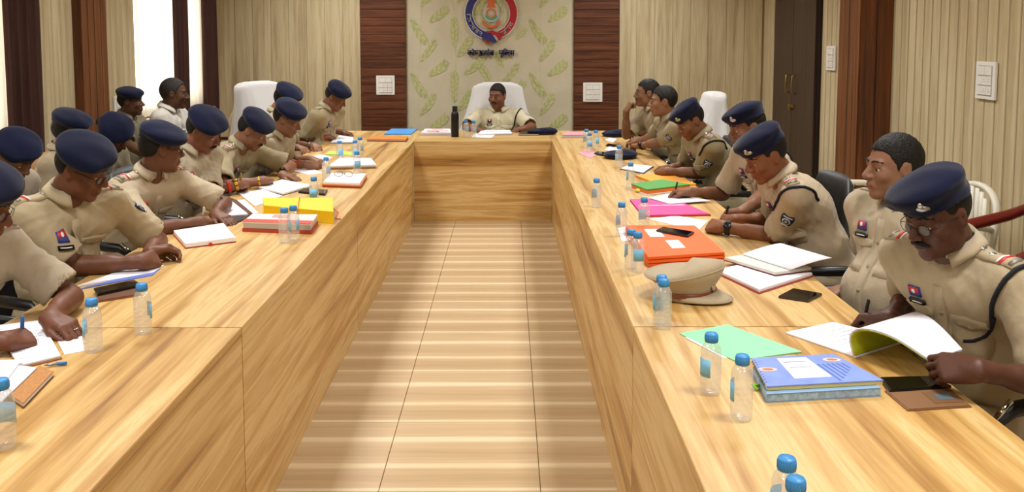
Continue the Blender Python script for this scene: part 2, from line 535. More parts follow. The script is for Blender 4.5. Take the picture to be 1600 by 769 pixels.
STAR = [((1 if i % 2 == 0 else .42) * math.sin(math.pi * i / 5), (1 if i % 2 == 0 else .42) * math.cos(math.pi * i / 5)) for i in range(10)]

def lighter(hexc, k=(1.18, 1.20, 1.18)): return ''.join('%02x' % min(255, int(int(hexc[2 * i:2 * i + 2], 16) * k[i])) for i in range(3))
def skin_mat(hexc):
    hexc = lighter(hexc)
    return mat('skin_' + hexc, '#' + hexc, rough=.48, var=.10, vscale=25, bump=.08, bscale=220, sss=.12, spec=.4)
def cloth_mat(hexc, name='shirt'):
    c_ = [int(hexc[i:i + 2], 16) for i in (0, 2, 4)]; g_ = sum(c_) / 3
    hexc = ''.join('%02x' % int(v + (g_ - v) * .22) for v in c_)
    return mat(name + '_' + hexc, '#' + hexc, rough=.85, var=.03, vscale=14, bump=.10, bscale=90, spec=.15, sheen=.15)
M_NAVY = mat('navy_wool', '#12162d', rough=.95, var=.2, vscale=300, bump=.12, bscale=700, spec=.08, sheen=.15)
M_HAIR = mat('black_hair', '#17130f', rough=.55, var=.3, vscale=90, bump=.6, bscale=160, spec=.3)
M_HAIRG = mat('greying_hair', '#2c2723', rough=.6, var=.5, vscale=120, bump=.6, bscale=160, spec=.3)
M_WHITE_EYE = mat('eye_white', '#cfc6bb', rough=.25)
M_IRIS = mat('eye_iris', '#1a0e08', rough=.15)
M_SILVER = mat('silver_badge', '#b9b9b4', rough=.3, metal=.9)
M_BRASS = mat('brass_badge', '#b08d3e', rough=.35, metal=.9)
M_BLACKP = mat('black_plate', '#121214', rough=.35)
M_RED = mat('red_badge', '#c02a2c', rough=.5)
M_BLUEB = mat('blue_badge', '#2b3a86', rough=.5)
M_WHITEB = mat('white_print', '#e6e4de', rough=.6)
M_CORD = mat('black_cord', '#14161f', rough=.8, bump=.5, bscale=400)
M_WIRE = mat('dark_metal_frame', '#20201f', rough=.35, metal=.6)
M_LENS = mat('lens_glass', '#c8d0d4', rough=.03, alpha=.10, spec=.3)
M_SHOE = mat('brown_leather_shoe', '#2a1712', rough=.3)

_shoe = None
def shoe_mesh():
    global _shoe
    if _shoe is None:
        G = Grid((-.06, -.1, 0), (.06, .2, .14), .009)
        G.ell((0, .085, .03), (.046, .10, .045), None, .02); G.ell((0, -.03, .045), (.038, .06, .055), None, .03)
        G.cone((0, -.03, .05), (0, -.035, .13), .04, .045, .02)
        G.F = np.maximum(G.F, (0.004 - G.ax[2])[None, None, :])
        V, Q = G.extract(); o = np_mesh('shoe', V, Q, [M_SHOE]); _shoe = o.data; bpy.data.objects.remove(o)
    return _shoe

PEOPLE = []
def over_table(x, y): return (-1.68 < x < -.85 or .40 < x < 1.225) and y < 9.25 or (-.9 < x < .45 and 8.2 < y < 9.25)
def person(label, head, yaw, hyaw=None, hpitch=10, hroll=0, skin='8a5a3c', shirt='b7a27a', trouser=None, gear='beret',
           mous=0, glasses=False, armR=None, armL=None, fat=0.0, belly=0.0, near=False, lean=None, hipz=.55, nf=.35,
           sleeve=.84, rank=None, lanyard=False, patch=False, badges=True, bend=.03, tilt=20, sw=.178, bald=0.0, brow=True,
           hair=None, neckl=.045, legs=True, wrink=1.0, seed=1, female=False, shift=(0, 0), cut=False, scale=1.0):
    h = .0055 if near else .0078
    hyaw = yaw if hyaw is None else hyaw
    Hc = D(*head) if len(head) == 3 and head[0] > -200 and abs(head[1]) > 5 else Vector(head)
    R = basis(hyaw, hpitch, hroll)
    so_ = Vector((Hc.x, Hc.y, 0))
    if scale != 1.0:                        # built at unit size, the root is scaled about the floor point below the head
        Hc = so_ + (Hc - so_) / scale
        for ar in (armR, armL): ar['w'] = so_ + (ar['w'] - so_) / scale
    a = math.radians(yaw); fw0 = Vector((math.cos(a), math.sin(a), 0)); Z = Vector((0, 0, 1))
    A = Hc + R @ Vector((0, -.034, -.070))
    nd = (Z + fw0 * nf).normalized(); N = A - nd * neckl
    SP = .58
    if lean is None: lam = math.acos(max(-1, min(1, (N.z - hipz) / SP)))
    else: lam = math.radians(lean)
    u = Z * math.cos(lam) + fw0 * math.sin(lam); r = fw0.cross(Z).normalized(); f = u.cross(r)
    Pel = N - u * SP
    base = Vector((Pel.x, Pel.y, 0))
    root = thing('person', label, 'person', base)
    MS = skin_mat(skin); MC = cloth_mat(shirt)
    rng = random.Random(seed)
    TA = npm(Matrix((r, f, u)).transposed())
    PZ = Pel + u * (SP - .51)
    def L(x, y, z): return PZ + r * x + f * y + u * z
    S = {1: N + r * sw - u * .072 + f * .015, -1: N - r * sw - u * .072 + f * .015}
    arms = {}
    for sd, ar in ((1, armR), (-1, armL)):
        if ar is None: ar = {}
        W = ar.get('w')
        if W is None: W = Pel + fw0 * .30 + r * sd * .16 + Z * .10
        pole = ar.get('pole', Vector(r) * sd * .45 - Z * .7 - fw0 * .75)
        E, W2 = ik(S[sd], Vector(W), .285, .255, pole)
        def lo_of(e):
            w_ = so_ + (e - so_) * scale
            if not .76 < (so_ + (W2 - so_) * scale).z < .9: return 0
            return (.792 if over_table(w_.x, w_.y) else .765) / scale
        if E.z < lo_of(E):                       # keep the elbow above the table top: swing it round the shoulder-wrist line
            ax_ = (W2 - S[sd]).normalized(); best = E
            for k in range(1, 37):
                done = False
                for sg in (1, -1):
                    Rm = Matrix.Rotation(math.radians(5 * k * sg), 3, ax_); E2 = S[sd] + Rm @ (E - S[sd])
                    if E2.z > best.z: best = E2
                    if E2.z >= lo_of(E2): done = True; break
                if done: best = E2; break
            E = best
        hd = ar.get('hd')
        if hd is None: hd = (W2 - E).normalized() * .8 + Vector((fw0.x, fw0.y, -.1)) * .3
        pn = ar.get('pn', Vector((0, 0, -1)))
        arms[sd] = (E, W2, Vector(hd).normalized(), Vector(pn), ar.get('pose', 'relax'))
    # ---- body: one continuous skin surface
    pts = [Hc + Vector((dx, dy, dz)) * .14 for dx in (-1, 1) for dy in (-1, 1) for dz in (-1, 1)] + [Pel, N]
    for sd in (1, -1):
        E, W, hd, pn, po = arms[sd]; pts += [S[sd], E, W, W + hd * .21, W + pn.normalized() * .1]
    P_ = np.array([list(p) for p in pts]); G = Grid(P_.min(0) - .07, P_.max(0) + .07, h)
    head_solid(G, Hc, R, fat, hpitch > 12)
    nr = .050 if not female else .043
    G.cone(Hc + R @ Vector((0, -.018, -.045)), A - nd * .01, nr + fat * .03, nr, .02)
    G.cone(A - nd * .01, N - u * .02, nr, nr + .008, .02)
    G.cone(N - u * .03, L(0, -bend * .5, .30), .05, .06, .03); G.cone(L(0, -bend * .5, .30), L(0, 0, .05), .06, .06, .02)
    G.cone(S[1], S[-1], .038, .038, .03)
    grips = {}
    for sd in (1, -1):
        E, W, hd, pn, po = arms[sd]
        G.cone(S[sd], E, .046, .037, .02)
        fd = (W - E).normalized()
        G.cone(E, W, .037, .0255, .015); G.cone(E + fd * .03, E + fd * .13, .040, .034, .02)
        G.cone(W - fd * .04, W + hd * .02, .0255, .023, .015)
        grips[sd] = hand(G, W, hd, pn, sd, po)
    V, Q = G.extract()
    C = V[Q].mean(1); RL = npm(R); loc = (C - np.array(Hc, np.float32)) @ RL
    lips = (np.abs(loc[:, 0]) < .0235 - .35 * np.abs(loc[:, 2] + .0625)) & (loc[:, 1] > .08) & (loc[:, 2] > -.0735) & (loc[:, 2] < -.0535)
    sc = lin('#' + lighter(skin))
    lipm = mat('lips_' + skin, '#' + skin, rough=.4)
    lipm.node_tree.nodes['Principled BSDF'].inputs['Base Color'].default_value = (sc[0] * .85, sc[1] * .62, sc[2] * .66, 1)
    off = np.array(base, np.float32)
    body = np_mesh('body', V - off, Q, [MS, lipm], lips.astype(int), root)
    hm = np.abs(loc).max(1) < .13; hs = Skin(V, Q[hm])
    # ---- eyes, brows, moustache
    RM = R.to_4x4(); RM.translation = Hc - base
    for s in (-1, 1):
        mb = MB(); mb.sphere((s * .0315, .0738, .0005), .0114, 14, 10, RM)
        e = mb.build('eye', None, root, True, mats=[M_WHITE_EYE, M_IRIS])
        fwv = R @ Vector((0, .9, -.35 if hpitch > 12 else -.05)).normalized(); ce = Hc - base + R @ Vector((s * .0315, .0738, .0005))
        for pl in e.data.polygons:
            if (pl.center - ce).normalized().dot(fwv) > .78: pl.material_index = 1
        if brow:
            pl = []
            for x, z in ((.011, .0265), (.020, .0300), (.030, .0320), (.040, .0310), (.050, .0265)):
                hh, n_ = hs.hit(Hc + R @ Vector((s * x, .2, z)), R @ Vector((0, -1, 0)), .3)
                if hh is not None: pl.append(hh + n_ * .0012 - base)
            if len(pl) > 2: MB().tube(pl, [.0028, .0038, .0038, .0032, .0020][:len(pl)], 8).build('eyebrow', M_HAIR, root, True)
    pl = []
    for x in (-.021, -.012, 0, .012, .021):
        hh, n_ = hs.hit(Hc + R @ Vector((x, .2, -.0628 - .4 * x * x)), R @ Vector((0, -1, 0)), .3)
        if hh is not None: pl.append(hh - base)
    if len(pl) > 2: MB().tube(pl, .0011, 6).build('mouth_line', mat('mouth_dark', '#2a1410', rough=.6), root, True)
    if mous:
        G = Grid(np.array(Hc) - .14, np.array(Hc) + .14, .004); w = lambda p: Hc + R @ Vector(p)
        for s in (-1, 1):
            G.cone(w((s * .003, .1035, -.0465)), w((s * .016, .0985, -.049)), .0058 * mous, .0062 * mous, .004)
            G.cone(w((s * .016, .0985, -.049)), w((s * .029, .086, -.057)), .0062 * mous, .0035 * mous, .004)
        V2, Q2 = G.extract(); np_mesh('moustache', V2 - off, Q2, [M_HAIR], None, root)
    # ---- hair and headgear
    HM = M_HAIR if hair is None else hair
    G = Grid(np.array(Hc) - .17, np.array(Hc) + .17, .006)
    hair_solid(G, Hc, R, .009 if gear != 'beret' else .004, bald, female)
    if gear != 'beret':
        ph = [rng.uniform(0, 6) for _ in range(3)]
        G.warp(lambda X, Y, Zz: .0016 * np.sin(X * 230 + ph[0] + 2 * np.sin(Zz * 60)) * np.sin(Y * 190 + ph[1]))
    V2, Q2 = G.extract(); np_mesh('hair', V2 - off, Q2, [HM], None, root)
    if gear == 'beret':
        G = Grid(np.array(Hc) - .22, np.array(Hc) + .22, .006 if near else .009)
        beret_solid(G, Hc, R, tilt, 1.0)
        p1, p2 = rng.uniform(0, 6), rng.uniform(0, 6)
        G.warp(lambda X, Y, Zz: .003 * np.sin(X * 31 + p1 + 1.5 * np.sin(Y * 22)) * np.sin(Y * 27 + Zz * 20 + p2))
        V2, Q2 = G.extract(); bo = np_mesh('beret', V2 - off, Q2, [M_NAVY], None, root)
        sk = Skin(V2, Q2)
        o_ = Hc + R @ Vector((-.052, .25, .068)); dd = -(R @ Vector((-.25, 1, 0)))
        sk.patch('cap_badge', M_SILVER, bo, base, o_ + R @ Vector((-.03, 0, .0)), dd, R @ Vector((1, -.2, 0)), R @ Vector((0, 0, 1)), .034, .020, .004, shape=CIRC)
        sk.patch('cap_badge_crest', M_SILVER, bo, base, o_ + R @ Vector((-.03, 0, .014)), dd, R @ Vector((1, -.2, 0)), R @ Vector((0, 0, 1)), .013, .018, .005, shape=CIRC)
    if glasses:
        mb = MB()
        for s in (-1, 1):
            rim = [(s * .033 + .0215 * math.cos(t), .1045 - .010 * abs(s * .033 + .0215 * math.cos(t)) / .05, -.002 + .0165 * math.sin(t)) for t in [2 * math.pi * i / 18 for i in range(18)]]
            mb.tube(rim, .0011, 6, True, M=RM)
            mb.tube([(s * .0545, .0935, .003), (s * .066, .078, .006), (s * .078, -.004, .010), (s * .079, -.022, -.004)], .0013, 6, M=RM)
        mb.tube([(-.0115, .1025, .003), (0, .106, .006), (.0115, .1025, .003)], .0012, 6, M=RM)
        fr = mb.build('glasses', M_WIRE, root, True)
        for s in (-1, 1):
            mb = MB(); mb.sphere((s * .033, .1035 - .0055, -.002), (.0205, .0008, .0158), 16, 6, RM)
            mb.build('lens', M_LENS, fr, True)
    # ---- shirt
    pts = [Pel, N] + [S[1], S[-1], arms[1][0], arms[-1][0]]
    P_ = np.array([list(p) for p in pts]); G = Grid(P_.min(0) - .24, P_.max(0) + .16, .0075 if near else .0105)
    b = belly
    G.ell(L(0, 0, -.04), (.165 + b * .6, .125 + b * .5, .13), TA, .05)
    G.ell(L(0, .018 + b * .6 - bend * .7, .14), (.158 + b, .118 + b, .15), TA, .06)
    G.ell(L(0, .012 - bend, .32), (.172, .116, .160), TA, .06)
    G.ell(L(0, .02 - bend * .5, .41), (.150, .088, .075), TA, .05)
    for sd in (1, -1):
        E = arms[sd][0]; ad = (E - S[sd]).normalized(); ln = (E - S[sd]).length
        G.cone(N - u * .018 + r * sd * .03 - f * .008, S[sd] + u * .002, .042, .052, .04)
        G.cone(S[sd] - r * sd * .06 - u * .06, S[sd], .08, .060, .05)
        c = S[sd] + ad * ln * sleeve
        G.cone(S[sd], S[sd] + ad * (ln * sleeve + .08), .062, .073, .03, cut=(c, ad))
        G.cone(c - ad * .03, c + ad * .03, .0755, .0755, .006, cut=(c, ad))
        G.cone(c - ad * .012, c + ad * .08, .060, .062, .004, sub=True)
    A1 = [(np.array([rng.gauss(0, 1) for _ in range(3)]), rng.uniform(0, 6)) for _ in range(6)]
    un = np.array(u); rn_ = np.array(r)
    def wr(X, Y, Zz):
        t = 0
        for i, (d, ph) in enumerate(A1):
            d = d - un * (d @ un) * (.75 if i % 2 else 0.2); d = d / np.linalg.norm(d) * (24 + 13 * i)
            q = X * d[0] + Y * d[1] + Zz * d[2] + ph
            t = t + (1 - np.abs(np.sin(q + 1.3 * np.sin(q * .37 + X * 9 - Zz * 13)))) ** 2 * (1.0 / (1 + .35 * i))
        return (-.0040 * wrink * t + .0042 * wrink).astype(np.float32)
    G.warp(wr)
    V3, Q3 = G.extract(); so = np_mesh('shirt', V3 - off, Q3, [MC], None, root)
    sk = Skin(V3, Q3)
    # collar
    na = (nd + u).normalized(); cf = na.cross(r).normalized(); cols = 25; vs = []; fs = []
    cc = N + na * .012
    for i in range(cols):
        ph = math.radians(-162 + 324 * i / (cols - 1)); back = -cf * math.cos(ph) + r * math.sin(ph)
        k = (1 - math.cos(ph)) / 2; k3 = k ** 3
        rr = nr + .013 + fat * .03
        p0 = cc + back * (rr + .003) - na * .02; p1 = cc + back * rr + na * (.034 - .022 * k)
        out = cc + back * (rr + .030 + .022 * k3) + na * .12
        hh, n_ = sk.hit(out, -na, .3)
        p2 = hh + n_ * .006 if hh is not None else cc + back * (rr + .03) - na * .02
        if k > .80:
            tipd = (cf * .6 - u * .9).normalized(); p2 = p2 + tipd * .03 * (k - .80) / .2 - r * math.copysign(.012, ph) * (k - .8) / .2 * -1
            hh, n_ = sk.hit(p2 + cf * .2, -cf, .4)
            if hh is not None: p2 = hh + n_ * .007
        lim = .046 + (.022 * (k - .8) / .2 if k > .8 else 0)
        if (p2 - p1).length > lim: p2 = p1 + (p2 - p1).normalized() * lim
        pm = p1 * .35 + p2 * .65 + back * .006
        vs += [p0 - base, p1 - base, pm - base, p2 - base]
    for i in range(cols - 1):
        for j in range(3): fs.append((i * 4 + j, i * 4 + j + 1, (i + 1) * 4 + j + 1, (i + 1) * 4 + j))
    col = mk('collar', vs, fs, MC, so, True)
    md = col.modifiers.new('thickness', 'SOLIDIFY'); md.thickness = .004; md.offset = 0
    # placket, buttons, pockets
    fr_ = lambda x, z: L(x, .32, z)
    sk.patch('placket', MC, so, base, fr_(0, .22), -f, r, u, .032, .40, .003, 3, 12)
    for z in (.06, .15, .24, .33):
        sk.patch('button', mat('shirt_button', '#8f8064', rough=.4), so, base, fr_(0, z), -f, r, u, .012, .012, .0065, shape=CIRC)
    for sd in (1, -1):
        sk.patch('pocket', MC, so, base, fr_(sd * .082, .265), -f, r, u, .10, .105, .003, 5, 5)
        sk.patch('pocket_flap', MC, so, base, fr_(sd * .082, .315), -f, r, u, .106, .040, .0065, shape=[(-1, 1), (0, 1), (1, 1), (1, -.3), (.5, -.6), (0, -1), (-.5, -.6), (-1, -.3)])
        sk.patch('button', mat('shirt_button', '#8f8064', rough=.4), so, base, fr_(sd * .082, .303), -f, r, u, .011, .011, .0095, shape=CIRC)
    if badges:
        bp = sk.patch('ribbon_badge', M_BLUEB if badges != 2 else M_RED, so, base, fr_(.085, .380), -f, r, u, .040, .034, .006, 4, 4)
        if bp:
            sk.patch('badge_field', M_RED, bp, base, fr_(.085, .386), -f, r, u, .034, .019, .008, 3, 3)
            sk.patch('badge_emblem', M_WHITEB, bp, base, fr_(.085, .384), -f, r, u, .012, .014, .0095, shape=CIRC)
        npl = sk.patch('name_plate', M_BLACKP, so, base, fr_(.085, .345), -f, r, u, .052, .015, .009, 4, 3)
        if npl: sk.patch('name_lettering', M_WHITEB, npl, base, fr_(.085, .345), -f, r, u, .036, .003, .0105, 3, 2)
    # shoulder straps
    if rank is not None:
        for sd in (1, -1):
            a0 = N + r * sd * .062 + u * .2; a1 = S[sd] + r * sd * .035 + u * .2
            ax = (a1 - a0).normalized(); mid = (a0 + a1) / 2; ln = (a1 - a0).length
            cross = ax.cross(u).normalized()
            ep = sk.patch('shoulder_strap', MC, so, base, mid, -u, ax, cross, ln, .052, .006, 7, 3)
            if not ep: continue
            if rank[0] == 'r':
                sk.patch('rank_stripe', M_RED, ep, base, a0 + ax * ln * .70, -u, ax, cross, .010, .052, .008, 3, 3)
                sk.patch('rank_stripe', M_WHITEB, ep, base, a0 + ax * ln * .63, -u, ax, cross, .006, .047, .008, 3, 3)
                sk.patch('rank_band', mat('rank_band', '#8d8577', rough=.5, metal=.4), ep, base, a0 + ax * ln * .88, -u, ax, cross, .014, .038, .009, 3, 3)
            for q in range(int(rank[1:] or 0)):
                sk.patch('rank_star', M_SILVER, ep, base, a0 + ax * ln * (.22 + .2 * q), -u, ax, cross, .022, .022, .009, shape=STAR)
    if patch:
        for sd in ((-1,) if patch != 2 else (-1, 1)):
            E = arms[sd][0]; ad = (E - S[sd]).normalized(); c = S[sd] + ad * .105
            out = (r * sd * 1.0 + f * (.35 if patch is True else .5) + u * .1); out = (out - ad * out.dot(ad)).normalized(); side = out.cross(ad).normalized()
            sp = sk.patch('sleeve_patch', mat('patch_navy', '#1d2130', rough=.8), so, base, c + out * .2, -out, side, -ad, .058, .072, .004, shape=SHIELD)
            if sp:
                sk.patch('patch_ring', mat('patch_grey', '#b9bcc4', rough=.8), sp, base, c + out * .2 + ad * .003, -out, side, -ad, .036, .036, .0055, shape=CIRC)
                sk.patch('patch_core', mat('patch_navy', '#1d2130'), sp, base, c + out * .2 + ad * .003, -out, side, -ad, .026, .026, .0066, shape=CIRC)
                sk.patch('patch_star', mat('patch_grey', '#b9bcc4'), sp, base, c + out * .2 + ad * .003, -out, side, -ad, .018, .018, .0076, shape=STAR)
                sk.patch('patch_scroll', mat('patch_grey', '#b9bcc4'), sp, base, c + out * .2 + ad * .026, -out, side, -ad, .030, .006, .0055, 5, 3)
                sk.patch('patch_title', mat('patch_grey', '#b9bcc4'), sp, base, c + out * .2 - ad * .023, -out, side, -ad, .040, .006, .0055, 5, 3)
    if lanyard:
        sd = -1; E = arms[sd][0]; ad = (E - S[sd]).normalized(); ring = []
        axr = (r * sd * .8 + ad * .6).normalized(); e1 = axr.cross(f).normalized(); e2 = axr.cross(e1).normalized(); c = S[sd] + ad * .015
        for i in range(26):
            t = 2 * math.pi * i / 26; dd = e1 * math.cos(t) + e2 * math.sin(t)
            hh, n_ = sk.hit(c + dd * .25, -dd, .3)
            if hh is not None and (hh - c).length < .14: ring.append(hh + dd * .004 - base)
        if len(ring) > 8:
            mb = MB(); mb.tube(ring, .0068, 8, len(ring) == 26)
            p0 = None; line = []
            for i in range(9):
                t = i / 8; x = -.165 + .10 * t; z = .36 - .10 * t - .03 * math.sin(t * math.pi)
                hh, n_ = sk.hit(L(x, .32, z), -f, .5)
                if hh is not None: line.append(hh + n_ * .004 - base)
            if len(line) > 3 and lanyard == 2: mb.tube(line, .005, 8)
            mb.build('lanyard', M_CORD, so, True)
    # ---- trousers and shoes
    if legs:
        MT = cloth_mat(trouser or shirt, 'trousers')
        kn = {}; lo = []; 
        for sd in (1, -1):
            hip = Pel + r * sd * .085 - Z * .01; hip.z = max(min(hip.z, .60), .54)
            k_ = hip + fw0 * .40 + r * sd * .05; k_.z = .535
            an = k_ + fw0 * .02; an.z = .09
            kn[sd] = (hip, k_, an); lo += [hip, k_, an]
        P_ = np.array([list(p) for p in lo + [Pel]]); G = Grid(P_.min(0) - .15, P_.max(0) + .15, .013)
        G.ell(L(0, -.01, -.03), (.160 + b * .5, .120 + b * .4, .10), TA, .05)
        for sd in (1, -1):
            hip, k_, an = kn[sd]
            G.cone(hip, k_, .088, .066, .03); G.cone(k_, an, .064, .052, .02, cut=(an, (0, 0, -1)))
        G.warp(lambda X, Y, Zz: .003 * np.sin(X * 40 + Zz * 20) * np.sin(Y * 45 + 1))
        V4, Q4 = G.extract(); np_mesh('trousers', V4 - off, Q4, [MT], None, root)
        for sd in (1, -1):
            o = link('shoe', shoe_mesh(), root, Vector((kn[sd][2].x, kn[sd][2].y, 0)) - base, (0, 0, a - math.pi / 2))
    if scale != 1.0: root.scale = (scale,) * 3; root.location = so_ + (base - so_) * scale
    info = dict(root=root, base=base, N=N, Pel=Pel, S=S, arms=arms, grips=grips, u=u, r=r, f=f, fw0=fw0, lean=math.degrees(lam), sk=sk, Hc=Hc, R=R, yaw=yaw, shirt=so)
    PEOPLE.append(info)
    return info

def wristband(info, sd, name, m, r=.031, w=.006, at=.03, face=None, pn=None):
    """band or watch round a wrist, child of the person"""
    E, W, hd, pnn, po = info['arms'][sd]; d = (W - E).normalized(); c = W - d * at - info['base']
    e1 = (Vector((0, 0, 1)) - d * d.z).normalized(); e2 = d.cross(e1)
    mb = MB(); ring = [c + (e1 * math.cos(t) + e2 * math.sin(t)) * r for t in [2 * math.pi * i / 20 for i in range(20)]]
    for k in range(-2, 3): mb.tube([p + d * w * k * .5 for p in ring], w * .45, 6, True)
    o = mb.build(name, m, info['root'], True)
    if face:
        M = Matrix((e2, d, e1)).transposed().to_4x4(); M.translation = c
        if pn is not None:
            n = Vector(pn); n = (n - d * n.dot(d)).normalized(); M = Matrix((n.cross(d) * -1, d, n)).transposed().to_4x4(); M.translation = c
        mf = MB(); mf.lathe([(.0, r - .001), (.019, r), (.0195, r + .007), (.017, r + .009), (0, r + .0095)], 18, M)
        mf.build('watch_face', face, o, True)
    return o
def pen(P0, P1, label, m, cap=None):
    """pen from tip P0 to end P1"""
    P0, P1 = Vector(P0), Vector(P1); d = P1 - P0; ln = d.length
    q = Vector((0, 0, 1)).rotation_difference(d)
    t = thing('pen', label, 'pen', P0); t.rotation_mode = 'QUATERNION'; t.rotation_quaternion = q
    MB().lathe([(.0005, 0), (.0035, .012), (.0042, .02), (.0042, ln * .62)], 10).build('barrel', m, t, True)
    c = cap or m
    mb = MB(); mb.lathe([(.0046, ln * .6), (.0048, ln * .62), (.0046, ln - .003), (.003, ln)], 10); mb.box((.006, 0, ln * .83), (.0015, .003, ln * .28))
    mb.build('cap', c, t, True)
    return t
# ------------------------------------------------------------------ the room
WL, WR, WB, WF, CEIL = -3.39, 3.0, 10.52, -1.6, 3.1
M_CREAM = wood('cream_panel', [(.30, '#a69471'), (.45, '#bcaa84'), (.58, '#c9b995'), (.75, '#d1c4a2')], 'Z', rough=.5, per_object=True, width=14, length=.7, distort=.6)
M_BEAD = mat('cream_bead', '#d3c5a3', rough=.45)
M_MAHOG = wood('mahogany_veneer', [(.30, '#3a1d10'), (.46, '#542b17'), (.60, '#67381f'), (.78, '#784728')], 'X', rough=.4, per_object=True, width=30, length=1.6, distort=.5)
M_MAHOGZ = wood('mahogany_pillar', [(.30, '#43220f'), (.46, '#623415'), (.60, '#77421c'), (.78, '#8c5428')], 'Z', rough=.4, width=16, length=.6, distort=.5)
M_DOOR = wood('dark_door_veneer', [(.30, '#251712'), (.5, '#35241b'), (.75, '#4a352a')], 'Z', rough=.45, per_object=True, width=26, length=.6, distort=.4)
M_PLASTER = mat('plaster_white', '#e4dfd4', rough=.9, var=.03)
M_WHITEPL = mat('white_plastic', '#e9e6df', rough=.35)
M_GROUT = mat('tile_grout', '#8c7657', rough=.8)

def tile_material():
    m = bpy.data.materials.new('wood_print_tile'); m.use_nodes = True
    nt = m.node_tree; b = nt.nodes['Principled BSDF']; N = nt.nodes.new; L = nt.links.new
    tc = N('ShaderNodeTexCoord'); sp = N('ShaderNodeSeparateXYZ'); L(tc.outputs['Object'], sp.inputs[0])
    fy = N('ShaderNodeMath'); fy.operation = 'MULTIPLY_ADD'; fy.inputs[1].default_value = 1 / .61; fy.inputs[2].default_value = .5
    L(sp.outputs['Y'], fy.inputs[0])
    rp = N('ShaderNodeValToRGB'); e = rp.color_ramp.elements
    st = [(0, '#dcc8a4'), (.035, '#dcc8a4'), (.05, '#c3a883'), (.16, '#b79b76'), (.29, '#c1a680'), (.32, '#dac5a0'), (.36, '#dac5a0'), (.375, '#c7ad88'),
          (.52, '#bca07b'), (.67, '#c8ae89'), (.70, '#decaa7'), (.75, '#decaa7'), (.765, '#c6ac87'), (.9, '#c2a782'), (.985, '#c6ac87'), (1, '#dac5a0')]
    while len(e) < len(st): e.new(.5)
    for i, (p, c) in enumerate(st): e[i].position = p; e[i].color = lin(c)
    L(fy.outputs[0], rp.inputs['Fac'])
    mp = N('ShaderNodeMapping'); mp.inputs['Scale'].default_value = (1.6, 45, 1)
    oi = N('ShaderNodeObjectInfo'); ad = N('ShaderNodeVectorMath'); ad.operation = 'ADD'
    ml = N('ShaderNodeVectorMath'); ml.operation = 'SCALE'; ml.inputs['Scale'].default_value = 3.0
    L(oi.outputs['Random'], ml.inputs[0]); L(tc.outputs['Object'], mp.inputs[0]); L(mp.outputs[0], ad.inputs[0]); L(ml.outputs[0], ad.inputs[1])
    nz = N('ShaderNodeTexNoise'); nz.inputs['Scale'].default_value = 1.0; nz.inputs['Detail'].default_value = 4; nz.inputs['Distortion'].default_value = .8
    L(ad.outputs[0], nz.inputs['Vector'])
    r2 = N('ShaderNodeValToRGB'); r2.color_ramp.elements[0].position = .3; r2.color_ramp.elements[1].position = .7
    r2.color_ramp.elements[0].color = (.72, .70, .66, 1); r2.color_ramp.elements[1].color = (1.08, 1.08, 1.07, 1)
    L(nz.outputs['Fac'], r2.inputs['Fac'])
    mx = N('ShaderNodeMix'); mx.data_type = 'RGBA'; mx.blend_type = 'MULTIPLY'; mx.inputs['Factor'].default_value = .45
    L(rp.outputs['Color'], mx.inputs['A']); L(r2.outputs['Color'], mx.inputs['B']); L(mx.outputs['Result'], b.inputs['Base Color'])
    b.inputs['Roughness'].default_value = .30; b.inputs['Specular IOR Level'].default_value = .3
    return m
M_TILE = tile_material()

# floor slab with printed tiles where the aisle shows them
fl = MB().box(((WL + WR) / 2, (WB + WF) / 2, -.054), (WR - WL + .4, WB - WF + .4, .1)).build('floor', M_GROUT)
tag(fl, kind='structure')
TS = .607
tile_me = MB().box((0, 0, -.002), (TS - .003, TS - .003, .008), bev=.0012).mesh('tile', M_TILE)
for i in range(-5, 6):
    for j in range(-9, 12):
        x = -.18 + i * TS; y = 3.83 + TS * (j + .5)
        if WL - .3 < x < WR + .3 and WF - .3 < y < WB + .3: link('tile', tile_me, fl, (x, y, 0))
ce = MB().box(((WL + WR) / 2, (WB + WF) / 2, CEIL + .05), (WR - WL + .4, WB - WF + .4, .1)).build('ceiling', M_PLASTER)
tag(ce, kind='structure')

# back wall
wb = MB().box(((WL + WR) / 2, WB + .1, CEIL / 2), (WR - WL + .4, .2, CEIL)).build('wall_back', mat('wall_cream_base', '#9c8a66', rough=.7))
tag(wb, kind='structure')
def plank_mesh(w, name='panel_plank'):
    mb = MB(); mb.box((0, -.005, CEIL / 2), (w - .003, .010, CEIL - .01), bev=.002)
    return mb.mesh(name, M_CREAM)
def bead_plank(w):
    mb = MB(); mb.box((0, -.004, CEIL / 2), (w - .016, .008, CEIL - .01), bev=.0015); mb.cur = 1
    mb.box((w / 2 - .006, -.006, CEIL / 2), (.010, .012, CEIL - .01), bev=.003)
    return mb.mesh('panel_plank', mats=[M_CREAM, M_BEAD])
PW = plank_mesh(.21); BP = bead_plank(.122)
xs0 = np.arange(WL + .105, -1.72, .21)
for x in xs0: link('panel_plank', PW, wb, (float(x), WB, 0))
for x in np.arange(1.30 + .105, WR + .05, .21): link('panel_plank', PW, wb, (float(x), WB, 0))

